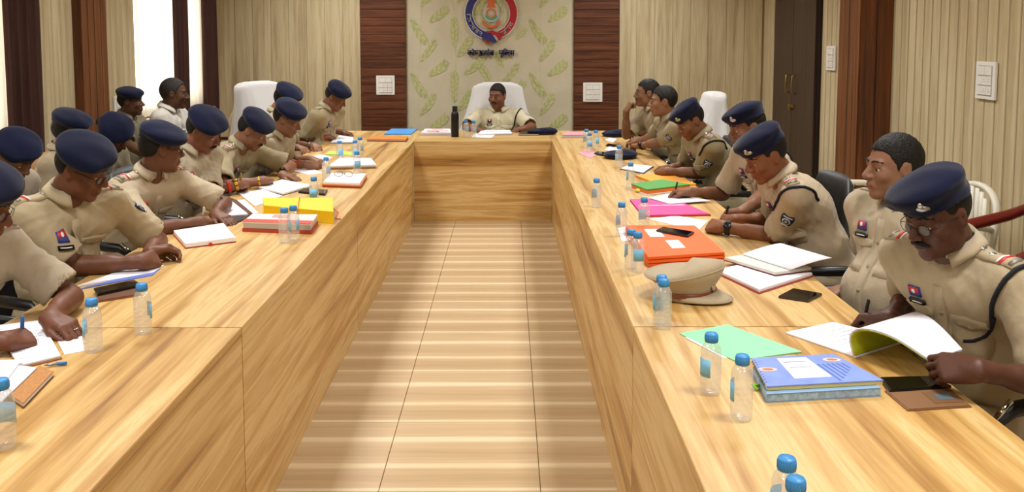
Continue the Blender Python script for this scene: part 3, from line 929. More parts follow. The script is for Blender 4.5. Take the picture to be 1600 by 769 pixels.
# wallpaper with printed ears of grain
wp = MB().box((-.205, WB - .006, CEIL / 2), (1.96, .012, CEIL)).build('wallpaper', mat('wallpaper_ground', '#c6bda3', rough=.85, var=.05, vscale=5, bump=.12, bscale=120), wb)
tag(wp, 'beige wallpaper printed with green ears of grain')
M_EAR = [mat('print_green', '#b0b477', rough=.9), mat('print_pale_green', '#bfbd8e', rough=.9)]
_lf_n = 0
def ear(mb, x, y, ang, ln, wid, n=10, bendk=.25):
    """flat printed ear: paired leaflets on a bent axis (wall plane x, z)"""
    pts = []
    for i in range(n + 1):
        t = i / n; a = ang + bendk * (t - .5)
        pts.append((x + ln * (t - .5) * math.cos(a), y + ln * (t - .5) * math.sin(a), a))
    for i in range(n):
        px_, py_, a = pts[i]; sc = math.sin(math.pi * (.15 + .8 * i / n)) ** .7
        for s in (-1, 1):
            d = a + s * .55; l = wid * sc * 1.05; w_ = wid * .2 * sc
            c = (px_ + math.cos(d) * l * .5, py_ + math.sin(d) * l * .5)
            o = (-math.sin(d) * w_, math.cos(d) * w_)
            q = [(px_, py_), (c[0] + o[0], c[1] + o[1]), (px_ + math.cos(d) * l, py_ + math.sin(d) * l), (c[0] - o[0], c[1] - o[1])]
            mb.cur = (i + (s > 0)) % 2
            global _lf_n; _lf_n += 1
            mb.add([(u, WB - .0135 - .0002 * (_lf_n % 23), v) for u, v in q], [(0, 1, 2, 3)])
def stem_line(mb, pts, w_=.003):
    mb.cur = 1
    for (a, b), (c, d) in zip(pts, pts[1:]):
        n = Vector((b - d, c - a)); n = n.normalized() * w_
        mb.add([(a + n.x, WB - .0133, b + n.y), (c + n.x, WB - .0133, d + n.y), (c - n.x, WB - .0133, d - n.y), (a - n.x, WB - .0133, b - n.y)], [(0, 1, 2, 3)])
KP = .00752
def wpx(zx, zy):   # plan of the print: crop pixels to wall metres
    px_ = 560 + zx / 3.343; py_ = zy / 3.343
    q = D(px_, py_, WB - .0135); return q.x, q.z
lf = MB()
motif = [((275, 108), (348, 232), .55), ((332, 322), (402, 212), .55), ((375, 118), (468, 50), .45), ((268, 385), (350, 500), .55), ((375, 395), (462, 322), .45),
         ((500, 250), (498, 140), .45), ((515, 300), (590, 210), .45), ((548, 392), (640, 322), .45), ((500, 470), (500, 380), .4), ((520, 560), (590, 480), .45), ((752, 350), (705, 268), .45), ((742, 448), (838, 336), .45), ((690, 160), (640, 62), .45), ((820, 205), (862, 150), .4), ((610, 640), (660, 560), .4)]
for du in (-620, 0, 620):
    for dv in (-846, -564, -282, 0, 282, 564):
        for (x0, y0), (x1, y1), wd in motif:
            ax, az = wpx(x0 + du + (0 if x0 < 480 else 8), y0 + dv); bx_, bz = wpx(x1 + du, y1 + dv)
            ex = (ax + bx_) / 2; ez = (az + bz) / 2
            if not (-1.10 < ex < .69 and .05 < ez < CEIL - .15): continue
            l = math.hypot(bx_ - ax, bz - az)
            ear(lf, ex, ez, math.atan2(bz - az, bx_ - ax), l * 1.05, .085, 9)
for zx in (322, 500, 735, 955):
    x, _ = wpx(zx, 300)
    if -1.15 < x < .75: stem_line(lf, [(x + .02 * math.sin(z * 3 + zx), z) for z in np.arange(.05, CEIL, .12)], .0025)
tag(lf.build('leaf_print', None, wp, mats=M_EAR), kind='stuff')

# mahogany side panels of horizontal slats
for n_, (x0, x1) in enumerate(((-1.715, -1.185), (.775, 1.305))):
    tr = MB().box(((x0 + x1) / 2, WB - .02, CEIL / 2), (x1 - x0, .04, CEIL)).build('trim_%d' % (n_ + 1), mat('mahogany_base', '#2c1208', rough=.6))
    tag(tr, kind='structure')
    if n_ == 0: SL = MB().box((0, -.008, 0), (x1 - x0, .016, .094), bev=.003).mesh('slat', M_MAHOG)
    for k in range(32): link('slat', SL, tr, ((x0 + x1) / 2, WB - .04, .048 + .097 * k))
# left wall with two windows
W1 = (8.17, 9.95, .95, 2.65); W2 = (4.6, 6.12, .95, 2.65)
wl = MB(); xm = WL - .1
def seg(y0, y1, z0, z1): wl.box((xm, (y0 + y1) / 2, (z0 + z1) / 2), (.2, y1 - y0, z1 - z0))
seg(WF - .2, W2[0], 0, CEIL); seg(W2[1], W1[0], 0, CEIL); seg(W1[1], WB + .2, 0, CEIL)
for w_ in (W1, W2): seg(w_[0], w_[1], 0, w_[2]); seg(w_[0], w_[1], w_[3], CEIL)
wl = tag(wl.build('wall_left', MATS['wall_cream_base']), kind='structure')
for y in np.arange(2.0, WB, .122):
    y = float(y)
    if W1[0] - .05 < y < W1[1] + .05 or W2[0] - .05 < y < W2[1] + .05: continue
    link('panel_plank', BP, wl, (WL, y, 0), (0, 0, math.pi / 2))
M_FRAMEW = mat('window_frame_white', '#d8d2c4', rough=.5)
M_PANE = mat('window_pane', '#ffffff', rough=.02, alpha=.08)
def sheer_mat():
    m = bpy.data.materials.new('sheer_curtain'); m.use_nodes = True; nt = m.node_tree
    nt.nodes.remove(nt.nodes['Principled BSDF']); out = nt.nodes['Material Output']
    tr = nt.nodes.new('ShaderNodeBsdfTranslucent'); tp = nt.nodes.new('ShaderNodeBsdfTransparent'); df = nt.nodes.new('ShaderNodeBsdfDiffuse')
    tr.inputs[0].default_value = lin('#fffaf0'); df.inputs[0].default_value = lin('#f4eddc')
    a = nt.nodes.new('ShaderNodeMixShader'); a.inputs[0].default_value = .55; b = nt.nodes.new('ShaderNodeMixShader'); b.inputs[0].default_value = .35
    nt.links.new(df.outputs[0], a.inputs[1]); nt.links.new(tr.outputs[0], a.inputs[2]); nt.links.new(a.outputs[0], b.inputs[1]); nt.links.new(tp.outputs[0], b.inputs[2])
    nt.links.new(b.outputs[0], out.inputs[0]); return m
M_SHEER = sheer_mat()
M_CURT = mat('brown_curtain', '#402218', rough=.85, var=.25, vscale=20, stretch=(1, 1, .1), bump=.2, bscale=80)
def drape(name, y0, y1, x, z0, z1, amp, waves, m, label, cat, thick=.004, group=None):
    n = int(waves * 10); vs = []; fs = []; rows = 8
    for j in range(rows + 1):
        t = j / rows; z = z1 + (z0 - z1) * t; a = amp * (.75 + .35 * t)
        for i in range(n + 1):
            s_ = i / n; q = 2 * math.pi * waves * s_
            vs.append((x + a * math.sin(q + .25 * math.sin(3 * t + q * .3)), y0 + (y1 - y0) * s_ + a * .3 * math.sin(2 * q + t), z))
    for j in range(rows):
        for i in range(n): a = j * (n + 1) + i; fs.append((a, a + 1, a + n + 2, a + n + 1))
    o = mk(name, [(v[0] - x, v[1] - y0, v[2]) for v in vs], fs, m, None, True, (x, y0, 0))
    md = o.modifiers.new('thickness', 'SOLIDIFY'); md.thickness = thick
    return tag(o, label, cat, group)
for n_, (y0, y1, z0, z1) in enumerate((W1, W2)):
    mb = MB()
    for yy in (y0 + .03, (y0 + y1) / 2, y1 - .03): mb.box((WL - .12, yy, (z0 + z1) / 2), (.06, .06, z1 - z0))
    for zz in (z0 + .03, z1 - .03): mb.box((WL - .12, (y0 + y1) / 2, zz), (.06, y1 - y0, .06))
    w_ = tag(mb.build('window_%d' % (n_ + 1), M_FRAMEW), kind='structure')
    for k in (0, 1):
        a = y0 + .06 + k * (y1 - y0 - .06) / 2; b_ = a + (y1 - y0) / 2 - .09
        MB().box((WL - .12, (a + b_) / 2, (z0 + z1) / 2), (.006, b_ - a, z1 - z0 - .12)).build('pane', M_PANE, w_)
    MB().box((WL - .02, (y0 + y1) / 2, z0 - .015), (.30, y1 - y0 + .1, .03), bev=.005).build('window_sill', mat('sill_wood', '#b58a5c', rough=.5), w_)
    drape('sheer_curtain', y0 - .04, y1 + .04, WL + .035, z0 + .02, 2.72, .012, 16, M_SHEER,
          ('white sheer curtain glowing over the window behind the seated man in the white shirt', 'white sheer curtain behind the brown drape at the far left edge')[n_], 'curtain', .001)
drape('drape', 8.90, 9.32, WL + .085, .06, 2.78, .030, 4, M_CURT, 'dark brown drape hanging in the middle of the bright window', 'curtain', group='brown window drapes')
drape('drape', 9.74, 10.20, WL + .085, .06, 2.78, .030, 4.5, M_CURT, 'dark brown drape at the corner side of the bright window', 'curtain', group='brown window drapes')
drape('drape', 5.90, 6.37, WL + .085, .06, 2.78, .034, 4, M_CURT, 'dark brown drape hanging at the far left edge of the view', 'curtain', group='brown window drapes')
for y0, y1, lb in ((5.2, 6.5, 'brass curtain rod above the drape at the far left'), (8.0, 10.3, 'brass curtain rod above the bright window drapes')):
    mb = MB(); mb.tube([(WL + .085, y0, 2.79), (WL + .085, y1, 2.79)], .012, 10)
    for y in (y0, y1): mb.sphere((WL + .085, y, 2.79), .022)
    for y in (y0 + .1, y1 - .1): mb.box((WL + .045, y, 2.79), (.09, .02, .02))
    tag(mb.build('curtain_rod', M_BRASS), lb, 'curtain rod')
# pillars
pl = tag(MB().box((WL + .035, 7.235, CEIL / 2), (.07, .45, CEIL)).build('trim_3', M_MAHOGZ), kind='structure')
for k in range(4): MB().box((WL + .074, 7.235 - .17 + .113 * k, CEIL / 2), (.008, .105, CEIL - .02), bev=.002).build('plank', M_MAHOGZ, pl)
pr = tag(MB().box((WR - .125, 7.21, CEIL / 2), (.25, .44, CEIL)).build('trim_4', M_MAHOGZ), kind='structure')
for k in range(2): MB().box((WR - .19 + .125 * k, 6.986, CEIL / 2), (.121, .008, CEIL - .02), bev=.002).build('plank', M_MAHOGZ, pr)
for k in range(4): MB().box((WR - .254, 7.21 - .165 + .11 * k, CEIL / 2), (.008, .106, CEIL - .02), bev=.002).build('plank', M_MAHOGZ, pr)
# right wall with a double door
wr = tag(MB().box((WR + .1, (WB + WF) / 2, CEIL / 2), (.2, WB - WF + .4, CEIL)).build('wall_right', MATS['wall_cream_base']), kind='structure')
DY0, DY1 = 8.60, 9.93
for y in np.arange(2.0, WB, .122):
    y = float(y)
    if DY0 - .10 < y < DY1 + .06 or 6.95 < y < 7.45: continue
    link('panel_plank', BP, wr, (WR, y, 0), (0, 0, -math.pi / 2))
dr = tag(MB().box((WR - .012, (DY0 + DY1) / 2, 1.28), (.024, DY1 - DY0 + .08, 2.56)).build('door_1', mat('door_frame_dark', '#22150f', rough=.5)), kind='structure')
for k in (0, 1):
    w_ = (DY1 - DY0) / 2; yc = DY0 + w_ * (k + .5)
    lf_ = MB().box((WR - .036, yc, 1.26), (.03, w_ - .008, 2.48), bev=.003).build('door_leaf', M_DOOR, dr)
    yh = DY0 + w_ + (.10 if k else -.10)
    mb = MB(); mb.tube([(WR - .05, yh, 1.33), (WR - .085, yh, 1.31), (WR - .09, yh, 1.23), (WR - .085, yh, 1.15), (WR - .05, yh, 1.13)], .007, 8)
    mb.build('handle', M_BRASS, lf_, True)
mb = MB(); mb.box((WR - .058, DY0 + .66, 1.0), (.016, .16, .03)); mb.box((WR - .07, DY0 + .66, .985), (.02, .03, .05))
mb.build('latch', M_BRASS, dr)
wf = tag(MB().box(((WL + WR) / 2, WF - .1, CEIL / 2), (WR - WL + .4, .2, CEIL)).build('wall_front', M_PLASTER), kind='structure')
for side, d_ in (('left', (WL + .008, (WB + WF) / 2, .05, .016, WB - WF)), ('right', (WR - .008, (WB + WF) / 2 , .05, .016, WB - WF))):
    pass
# dark hook hole on the back wall
q = D(1110, 148, WB - .012)

# ------------------------------------------------------------------ ceiling light panels
M_DIFF = mat('panel_diffuser', '#fff6e6', emit=3.0)
k = 0
for j, y in enumerate((-.4, 2.0, 4.4, 6.8, 9.2)):
    for i, x in enumerate((-1.75, 1.35)):
        t = thing('ceiling_light', 'square white ceiling light panel, %s row, %s side' % (('first', 'second', 'third', 'fourth', 'fifth')[j], ('window', 'door')[i]), 'ceiling light', (x, y, CEIL), group='ceiling light panels')
        mb = MB()
        for s in (-1, 1): mb.box((s * .295, 0, -.012), (.03, .62, .024)); mb.box((0, s * .295, -.012), (.56, .03, .024))
        mb.build('frame', M_WHITEPL, t)
        MB().box((0, 0, -.006), (.56, .56, .010)).build('diffuser', M_DIFF, t)
        ld = bpy.data.lights.new('panel_light', 'AREA'); ld.shape = 'SQUARE'; ld.size = .55; ld.energy = LAMP_POWER; ld.color = LAMP_COLOR; ld.spread = math.radians(140)
        lo = bpy.data.objects.new('panel_light', ld); COL.objects.link(lo); lo.parent = t; lo.location = (0, 0, -.03)

# ------------------------------------------------------------------ switch boards
def switch_board(p, nrm, w, h, rows, label, seed=0):
    """p centre on the wall, nrm wall normal"""
    n = Vector(nrm); rz = math.atan2(n.x, -n.y)
    t = thing('switch_board', label, 'switch board', p, rz)
    MB().box((0, -.008, 0), (w, .016, h), bev=.003).build('cover_plate', M_WHITEPL, t)
    MB().box((0, -.0165, 0), (w * .72, .002, h * .80)).build('inner_frame', mat('plate_grey', '#b8b5ac', rough=.4), t)
    rng = random.Random(seed); rh = h * .78 / rows
    for r_ in range(rows):
        z = h * .39 - rh * (r_ + .5)
        cols = 2 if r_ == 0 else 3
        for c in range(cols):
            wc = w * .70 / cols
            MB().box((-w * .35 + wc * (c + .5), -.020, z), (wc - .003, .006, rh - .006), bev=.0012).build('switch', M_WHITEPL, t)
            if r_ > 0 and c > 0:
                mb = MB()
                for a, b_ in ((0, .008), (-.008, -.006), (.008, -.006)): mb.tube([(-w * .35 + wc * (c + .5) + a, -.0225, z + b_), (-w * .35 + wc * (c + .5) + a, -.0237, z + b_)], .0028, 8)
                mb.build('socket_holes', M_BLACKP, t)
    return t
Fr = WB - .056
switch_board(D(602.5, 133, Fr), (0, -1, 0), .215, .225, 3, 'square white switch board on the left mahogany wall panel')
switch_board(D(926, 144, Fr), (0, -1, 0), .225, .225, 3, 'square white switch board on the right mahogany wall panel')
def onR(px, py):
    d = _ray(px, py); t = (WR - .012) / d.x; return Vector((d.x * t, d.y * t, CAM_Z + d.z * t))
def onL(px, py):
    d = _ray(px, py); t = (WL + .012) / d.x; return Vector((d.x * t, d.y * t, CAM_Z + d.z * t))
switch_board(onR(1543, 126), (-1, 0, 0), .23, .235, 3, 'large white switch board on the bare right wall')
switch_board(onR(1300, 91), (-1, 0, 0), .22, .225, 3, 'white switch board between the dark door and the pillar')
switch_board(onL(185, 168), (1, 0, 0), .20, .20, 2, 'white switch board behind the seated officer by the window')
switch_board(onL(324, 42), (1, 0, 0), .10, .085, 1, 'small upper white switch plate beside the corner drape')
switch_board(onL(333, 141), (1, 0, 0), .12, .085, 1, 'small lower white switch plate beside the corner drape')
# ------------------------------------------------------------------ the U of tables
GOLD = [(.28, '#80572a'), (.35, '#a4783c'), (.42, '#b98e4e'), (.50, '#c9a363'), (.57, '#d7b67b'), (.63, '#be9655'), (.70, '#cda86a'), (.80, '#a87e43')]
M_TOPY = wood('table_veneer_long', GOLD, 'Y', rough=.38, width=8.0, length=.42, distort=.7, fine=.24)
M_TOPX = wood('table_veneer_cross', GOLD, 'X', rough=.38, width=8.0, length=.42, distort=.7, fine=.24)
M_FRY = M_TOPY; M_FRX = M_TOPX
M_EDGE = mat('table_edge_band', '#6f4f28', rough=.5)
def conf_table(label, x0, x1, y0, y1, inner, axis, panels, group='conference tables set in a U'):
    """inner: 'x0','x1','y0' = side that carries the front panel"""
    cx, cy = (x0 + x1) / 2, (y0 + y1) / 2
    t = thing('conference_table', label, 'table', (cx, cy, 0), group=group)
    top = M_TOPY if axis == 'Y' else M_TOPX; fr = M_FRY if axis == 'Y' else M_FRX
    MB().box((0, 0, TABLE_Z - .0125), (x1 - x0 - .002, y1 - y0 - .006, .025), bev=.0015).build('tabletop', top, t)
    H = TABLE_Z - .0255
    cuts = panels
    for a, b in zip(cuts, cuts[1:]):
        if inner in ('x0', 'x1'):
            xp = (x0 + .010) if inner == 'x0' else (x1 - .010)
            MB().box((xp - cx, (a + b) / 2 - cy, H / 2), (.018, b - a - .006, H), bev=.001).build('front_panel', fr, t)
        else:
            MB().box(((a + b) / 2 - cx, y0 + .010 - cy, H / 2), (b - a - .003, .018, H), bev=.001).build('front_panel', fr, t)
    for a in cuts:
        if inner in ('x0', 'x1'):
            yy = min(max(a, y0 + .012), y1 - .012); s = 1 if inner == 'x0' else -1
            xp = x0 if s > 0 else x1
            MB().box((xp + s * .20 - cx, yy - cy, H / 2), (.34, .018, H)).build('end_panel', fr, t)
        else:
            xx = min(max(a, x0 + .012), x1 - .012)
            MB().box((xx - cx, y0 + .20 - cy, H / 2), (.018, .34, H)).build('end_panel', fr, t)
    return t
TLX0, TLX1, TRX0, TRX1, TY, TYF, SEAM = -1.667, -.867, .41, 1.21, 8.22, 9.20, 2.86
conf_table('near light wood table of the left row with a front panel', TLX0, TLX1, .2, SEAM, 'x1', 'Y', [.2, 1.5, SEAM])
conf_table('long light wood table of the left row running to the head table', TLX0, TLX1, SEAM, TYF, 'x1', 'Y', [SEAM, 5.1, TY])
conf_table('near light wood table of the right row with a front panel', TRX0, TRX1, .2, SEAM, 'x0', 'Y', [.2, 1.5, SEAM])
conf_table('long light wood table of the right row running to the head table', TRX0, TRX1, SEAM, TYF, 'x0', 'Y', [SEAM, 5.1, TY])
conf_table('light wood head table closing the U before the emblem wall', TLX1, TRX0, TY, TYF, 'y0', 'X', [TLX1, TRX0])
# ------------------------------------------------------------------ everybody in the room
ZW = .787
def arm(w, tip=None, z=ZW, pose='relax', pn=(0, 0, -1), pole=None, tz=None):
    """wrist and fingertip given on the plan at height z (table) or as vectors"""
    W = T(w[0], w[1], z) if len(w) == 2 else Vector(w)
    a = dict(w=W, pose=pose, pn=Vector(pn))
    if tip is not None:
        P_ = T(tip[0], tip[1], tz if tz is not None else z - .02) if len(tip) == 2 else Vector(tip)
        a['hd'] = P_ - W
    if pole is not None: a['pole'] = Vector(pole)
    return a
# --- right row, from the camera end
R1 = person('officer in navy beret and glasses at front right, reading a paper stack', (1466, 336, 2.6), 206, 203, 19, 0, hipz=0.52, tilt=11, skin='47291d', shirt='ad9973', near=True, mous=1.15,
            glasses=True, rank='r2', patch=True, lanyard=2, belly=.03, fat=.08, seed=3, sw=.188,
            armR=arm((1392, 497), (1335, 492), .80, 'write', (.3, -.35, -.8)), armL=arm((1528, 578), (1455, 574), .835, 'hold', (-.1, .75, -.5)))
R2 = person('bareheaded officer in khaki sitting back beside the front right officer', (1396, 262, 3.3), 203, 186, 2, 0, skin='755240', shirt='b3a180', near=True, gear='none',
            patch=True, lanyard=2, belly=.03, lean=-8, seed=5, sw=.178, rank='n0', badges=1,
            armR=arm((1.34, 3.42, .72), (1.20, 3.40, .69), pose='relax'), armL=arm((1.30, 3.02, .715), (1.16, 3.06, .69), pose='relax'))
R3 = person('officer in navy beret with a black wristwatch, writing over orange files', (1197, 243, 4.1), 181, 190, 26, -4, tilt=11, skin='6b422c', shirt='b19c79', near=True,
            rank='r2', patch=True, lanyard=True, seed=8, bend=.05, belly=.02,
            armR=arm((1150, 343), (1116, 333), .80, 'write', (0, -.6, -.8)), armL=arm((1128, 354), (1092, 351), .795, 'fist', (.0, .8, -.6)))
R4 = person('officer in navy beret writing with the right arm stretched out beside the watch wearer', (1168, 199, 5.0), 196, 188, 14, 0, tilt=11, skin='694531', shirt='baa683', near=True,
            rank='r1', patch=True, lanyard=True, seed=9,
            armR=arm((1078, 300), (1040, 303), .80, 'write', (.2, -.5, -.8)), armL=arm((1150, 345), (1115, 343), .79, 'relax'))
R5 = person('officer in navy beret bending over notes behind the green file', (1079, 189, 6.05), 192, 196, 30, 0, hipz=0.51, tilt=11, skin='66422d', shirt='93835a', rank='r2', patch=True, lanyard=True, seed=10, bend=.05,
            armR=arm((1050, 262), (1015, 262), .79, 'relax'), armL=arm((1040, 268), (1005, 264), .79, 'write', (0, .7, -.7)))
R6 = person('bareheaded officer with a dark watch resting both forearms on the right table', (1036, 159, 7.0), 190, 176, 2, 0, skin='775440', shirt='988860', gear='none', rank='r2', patch=True, seed=11,
            armR=arm((995, 224), (962, 224), .785, 'relax'), armL=arm((990, 233), (955, 229), .785, 'relax'))
R7 = person('bareheaded officer in glasses resting chin on hand at the end of the right row', (1011, 146, 7.85), 188, 180, 0, 0, skin='6b4a35', shirt='a69570', gear='none', rank='r1', patch=True, seed=12, glasses=True, mous=.8,
            armR=arm((1.04, 7.84, 1.06), (1.09, 7.86, 1.14), pose='fist', pn=(.9, .2, .1), pole=(-.3, .2, -1)), armL=arm((993, 214), (962, 213), .785, 'relax'))
# --- left row, from the camera end
L1 = person('officer in navy beret and glasses cut off by the left edge, writing', (-36, 320, 2.85), -18, 4, 20, 0, hipz=0.5, skin='5a3626', shirt='b7a68a', near=True, glasses=True, seed=21, rank='r1',
            armR=arm((8, 533), (52, 527), .795, 'write', (-.2, .55, -.8)), armL=arm((76, 497), (112, 512), .80, 'relax'))
L2 = person('officer in navy beret and glasses with clasped hands, second in the left row', (127, 265, 3.6), -36, 0, 22, 4, hipz=0.5, skin='5c3827', shirt='b5a078', near=True, glasses=True, rank='r1', patch=True, seed=22, belly=.02, sw=.188, bend=.045, fat=.06,
            armR=arm((222, 409), (268, 400), .795, 'clasp', (-.2, .75, -.45)), armL=arm((232, 396), (282, 392), .80, 'clasp', (.2, -.8, -.4)))
L3 = person('officer in navy beret looking away across the table, third in the left row', (251, 234, 4.55), -26, 36, 6, 0, hipz=0.485, skin='583625', shirt='b9a583', near=True, glasses=True, rank='r1', seed=23, badges=2,
            armR=arm((312, 347), (345, 338), .79, 'write', (-.2, .6, -.7)), armL=arm((336, 335), (362, 346), .79, 'flat'))
L4 = person('moustached officer in tilted navy beret with a red wrist thread, fourth in the left row', (317, 206, 5.25), -22, 0, 28, 6, hipz=0.5, skin='6a4230', shirt='b8a684', near=True, mous=1.25, seed=24, rank='n0', badges=1,
            armR=arm((372, 289), (404, 281), .81, 'write', (-.2, .55, -.8)), armL=arm((338, 312), (362, 309), .785, 'flat'))
L5 = person('moustached officer in navy beret with gold bracelet, fifth in the left row', (394, 205, 5.95), -14, 4, 32, 0, hipz=0.49, skin='6f4a36', shirt='a2916a', mous=1.1, rank='r2', seed=25, bend=.06,
            armR=arm((413, 282), (440, 272), .80, 'write', (-.2, .55, -.8)), armL=arm((440, 273), (474, 280), .785, 'flat'))
L6 = person('clean shaven officer in navy beret leaning over papers, sixth in the left row', (448, 187, 6.45), -12, -2, 24, 0, hipz=0.49, skin='6b4733', shirt='ac9b76', rank='n0', seed=26, bend=.05,
            armR=arm((478, 257), (508, 260), .79, 'write', (-.2, .5, -.8)), armL=arm((486, 249), (510, 255), .785, 'relax'))
L7 = person('officer in navy beret mostly hidden before the white covered chair of the left row', (446, 158, 7.4), -4, 0, 26, 0, hipz=0.5, skin='76503a', shirt='a89873', seed=27, bend=.04,
            armR=arm((464, 230), (484, 236), .79, 'relax'), armL=arm((490, 228), (508, 236), .785, 'relax'))
L8 = person('officer in navy beret writing at the far end of the left row', (524, 152, 8.25), -20, -6, 30, 0, hipz=0.5, skin='644030', shirt='a8966c', seed=28, rank='n0', bend=.05, belly=.02,
            armR=arm((514, 215), (540, 210), .79, 'write', (-.2, .5, -.8)), armL=arm((536, 207), (552, 211), .785, 'relax'))
# --- head of the table
CH = person('senior officer without cap presiding at the head table before the emblem', (777, 151, 9.62), -92, -112, 4, 0, skin='68412e', shirt='cdbf96', gear='none', mous=1.0, fat=.12, belly=.03, lean=-14, rank='n2', patch=2, lanyard=2, seed=31, sw=.195,
            nf=.15, neckl=.06, scale=1.1, armR=arm((-.36, 9.10, .785), (-.24, 9.02, .77), pose='relax'), armL=arm((.17, 9.10, .785), (.05, 9.02, .77), pose='relax'))
# --- people along the window wall
B1 = person('officer with navy beret bowed low at the far left of the window row', (22, 246, 4.7), -10, -14, 34, 0, skin='6f4a38', shirt='a5937a', female=True, seed=41, badges=False, bend=.05, lean=14)
B2 = person('officer in navy beret turned toward the window, behind the clasped hands officer', (110, 207, 5.5), 6, 30, 8, 0, skin='6e4632', shirt='a39272', seed=42, badges=False, lean=8)
B3 = person('officer with hair bun and tilted navy beret reading a sheet in the window row', (176, 212, 6.0), -8, -4, 38, 16, skin='553628', shirt='8a7b5a', female=True, seed=43, badges=False,
            lean=14, armR=arm((-2.46, 5.82, .72), (-2.34, 5.80, .72), pose='hold', pn=(0, .8, -.4)), armL=arm((-2.44, 6.10, .72), (-2.33, 6.06, .72), pose='hold', pn=(0, -.8, -.4)))
B4 = person('young officer in flat navy beret sitting upright before the window', (204, 160, 7.0), -6, 8, 0, 0, skin='4c3022', shirt='7d7050', seed=44, badges=False, lean=0, tilt=8, hipz=.6, rank='n0', scale=.88,
            armR=arm((-2.62, 6.58, .80), (-2.50, 6.66, .76), pose='relax'), armL=arm((-2.60, 6.84, .80), (-2.50, 6.74, .77), pose='relax'))
B5 = person('grey haired man in a white shirt and glasses seated against the bright window', (272, 147, 7.2), -4, 12, 4, 0, skin='4b3022', shirt='c9c3b6', trouser='4a4640', gear='none', hair=M_HAIRG, bald=1.0, glasses=True, mous=1.0, seed=45, badges=False, lean=2, hipz=.6, fat=.05)
B6 = person('person in tan shirt hidden behind the white covered chair of the left row', (391, 147, 9.1), 0, 0, 8, 0, lean=8, skin='6a4633', shirt='c3ab84', gear='none', seed=46, badges=False)
for _n, _p in (('R1', R1), ('R2', R2), ('R3', R3), ('R4', R4), ('R5', R5), ('R6', R6), ('R7', R7), ('L1', L1), ('L2', L2), ('L3', L3), ('L4', L4), ('L5', L5), ('L6', L6), ('L7', L7), ('L8', L8), ('CH', CH), ('B1', B1), ('B4', B4), ('B5', B5)):
    _p['id'] = _n
M_WATCH = mat('watch_black', '#101013', rough=.25); M_GOLD = mat('gold_metal', '#c79a3c', rough=.25, metal=1.0); M_THREAD = mat('red_thread', '#c8321f', rough=.8)
M_STEEL = mat('steel_metal', '#b5b5b2', rough=.25, metal=1.0)
wristband(R3, -1, 'wristwatch', M_WATCH, .033, .009, .03, M_WATCH, (0, -1, .4))
wristband(R6, -1, 'wristwatch', M_WATCH, .033, .009, .03, M_WATCH, (0, -1, .4))
wristband(R7, -1, 'wristwatch', M_WATCH, .033, .008, .03, M_WATCH)
wristband(L4, 1, 'wrist_thread', M_THREAD, .034, .006, .055)
wristband(L4, 1, 'wristwatch', M_GOLD, .031, .007, .012, M_GOLD)
wristband(L5, 1, 'bracelet', M_GOLD, .031, .004, .03)
wristband(L5, -1, 'wristwatch', M_WATCH, .032, .008, .03, M_WATCH)
wristband(L6, 1, 'wrist_thread', M_THREAD, .034, .004, .055)
wristband(L7, 1, 'wristwatch', M_STEEL, .032, .006, .03, M_STEEL)
wristband(L7, -1, 'bracelet', M_STEEL, .032, .005, .03)
wristband(L8, 1, 'wrist_thread', M_THREAD, .034, .005, .04)
def ring_on(info, sd, fi, m):
    """finger ring near the base of finger fi"""
    P_, tips = info['grips'][sd]
    xs = [-.031, -.0105, .0105, .030]; x = xs[fi] * sd
    a = P_(x, .094, 0) - info['base']; d = (P_(x, .10, -.008) - P_(x, .094, 0)).normalized()
    e1 = d.orthogonal().normalized(); e2 = d.cross(e1)
    MB().tube([a + d * .012 + (e1 * math.cos(t) + e2 * math.sin(t)) * .0108 for t in [2 * math.pi * i / 14 for i in range(14)]], .0022, 6, True).build('finger_ring', m, info['root'], True)
ring_on(L1, 1, 2, M_STEEL); ring_on(L1, -1, 2, M_STEEL)
# ------------------------------------------------------------------ seats
M_LEATHER = mat('black_leatherette', '#17181a', rough=.42, var=.15, vscale=30, bump=.15, bscale=150)
M_STITCH = mat('stitch_grey', '#3f4042', rough=.7)
M_BLKPL = mat('black_plastic', '#141415', rough=.38)
M_CHROME = mat('chrome', '#c8c8c6', rough=.12, metal=1.0)
def pad_mesh(w, h, t, curve=.05, name='pad', m=None, n=12, k=.55):
    """soft upholstered pad standing in x (width), z (height), bulging towards +y"""
    vs = []; fs = []
    for side in (1, -1):
        for j in range(n + 1):
            for i in range(n + 1):
                u = -1 + 2 * i / n; v = -1 + 2 * j / n
                e = max(0, 1 - abs(u) ** 6) ** .5 * max(0, 1 - abs(v) ** 6) ** .5
                cw = 1 - .10 * max(0, v) ** 4
                rx = u * w / 2 * cw * (1 - .06 * abs(v) ** 8); rz = (v + 1) * h / 2 - (.03 * h * abs(u) ** 4 if v > .5 else 0)
                y = side * t / 2 * e - curve * (1 - u * u) + curve * .5 * math.sin(v * 2.2)
                vs.append((rx, y, rz))
    N_ = (n + 1) ** 2
    for j in range(n):
        for i in range(n):
            a = j * (n + 1) + i
            fs.append((a, a + n + 1, a + n + 2, a + 1)); b = a + N_; fs.append((b, b + 1, b + n + 2, b + n + 1))
    rim = list(range(n + 1)) + [(n + 1) * j + n for j in range(1, n + 1)] + [(n + 1) * n + i for i in range(n - 1, -1, -1)] + [(n + 1) * j for j in range(n - 1, 0, -1)]
    for a, b in zip(rim, rim[1:] + rim[:1]): fs.append((a, b, b + N_, a + N_))
    return vs, fs
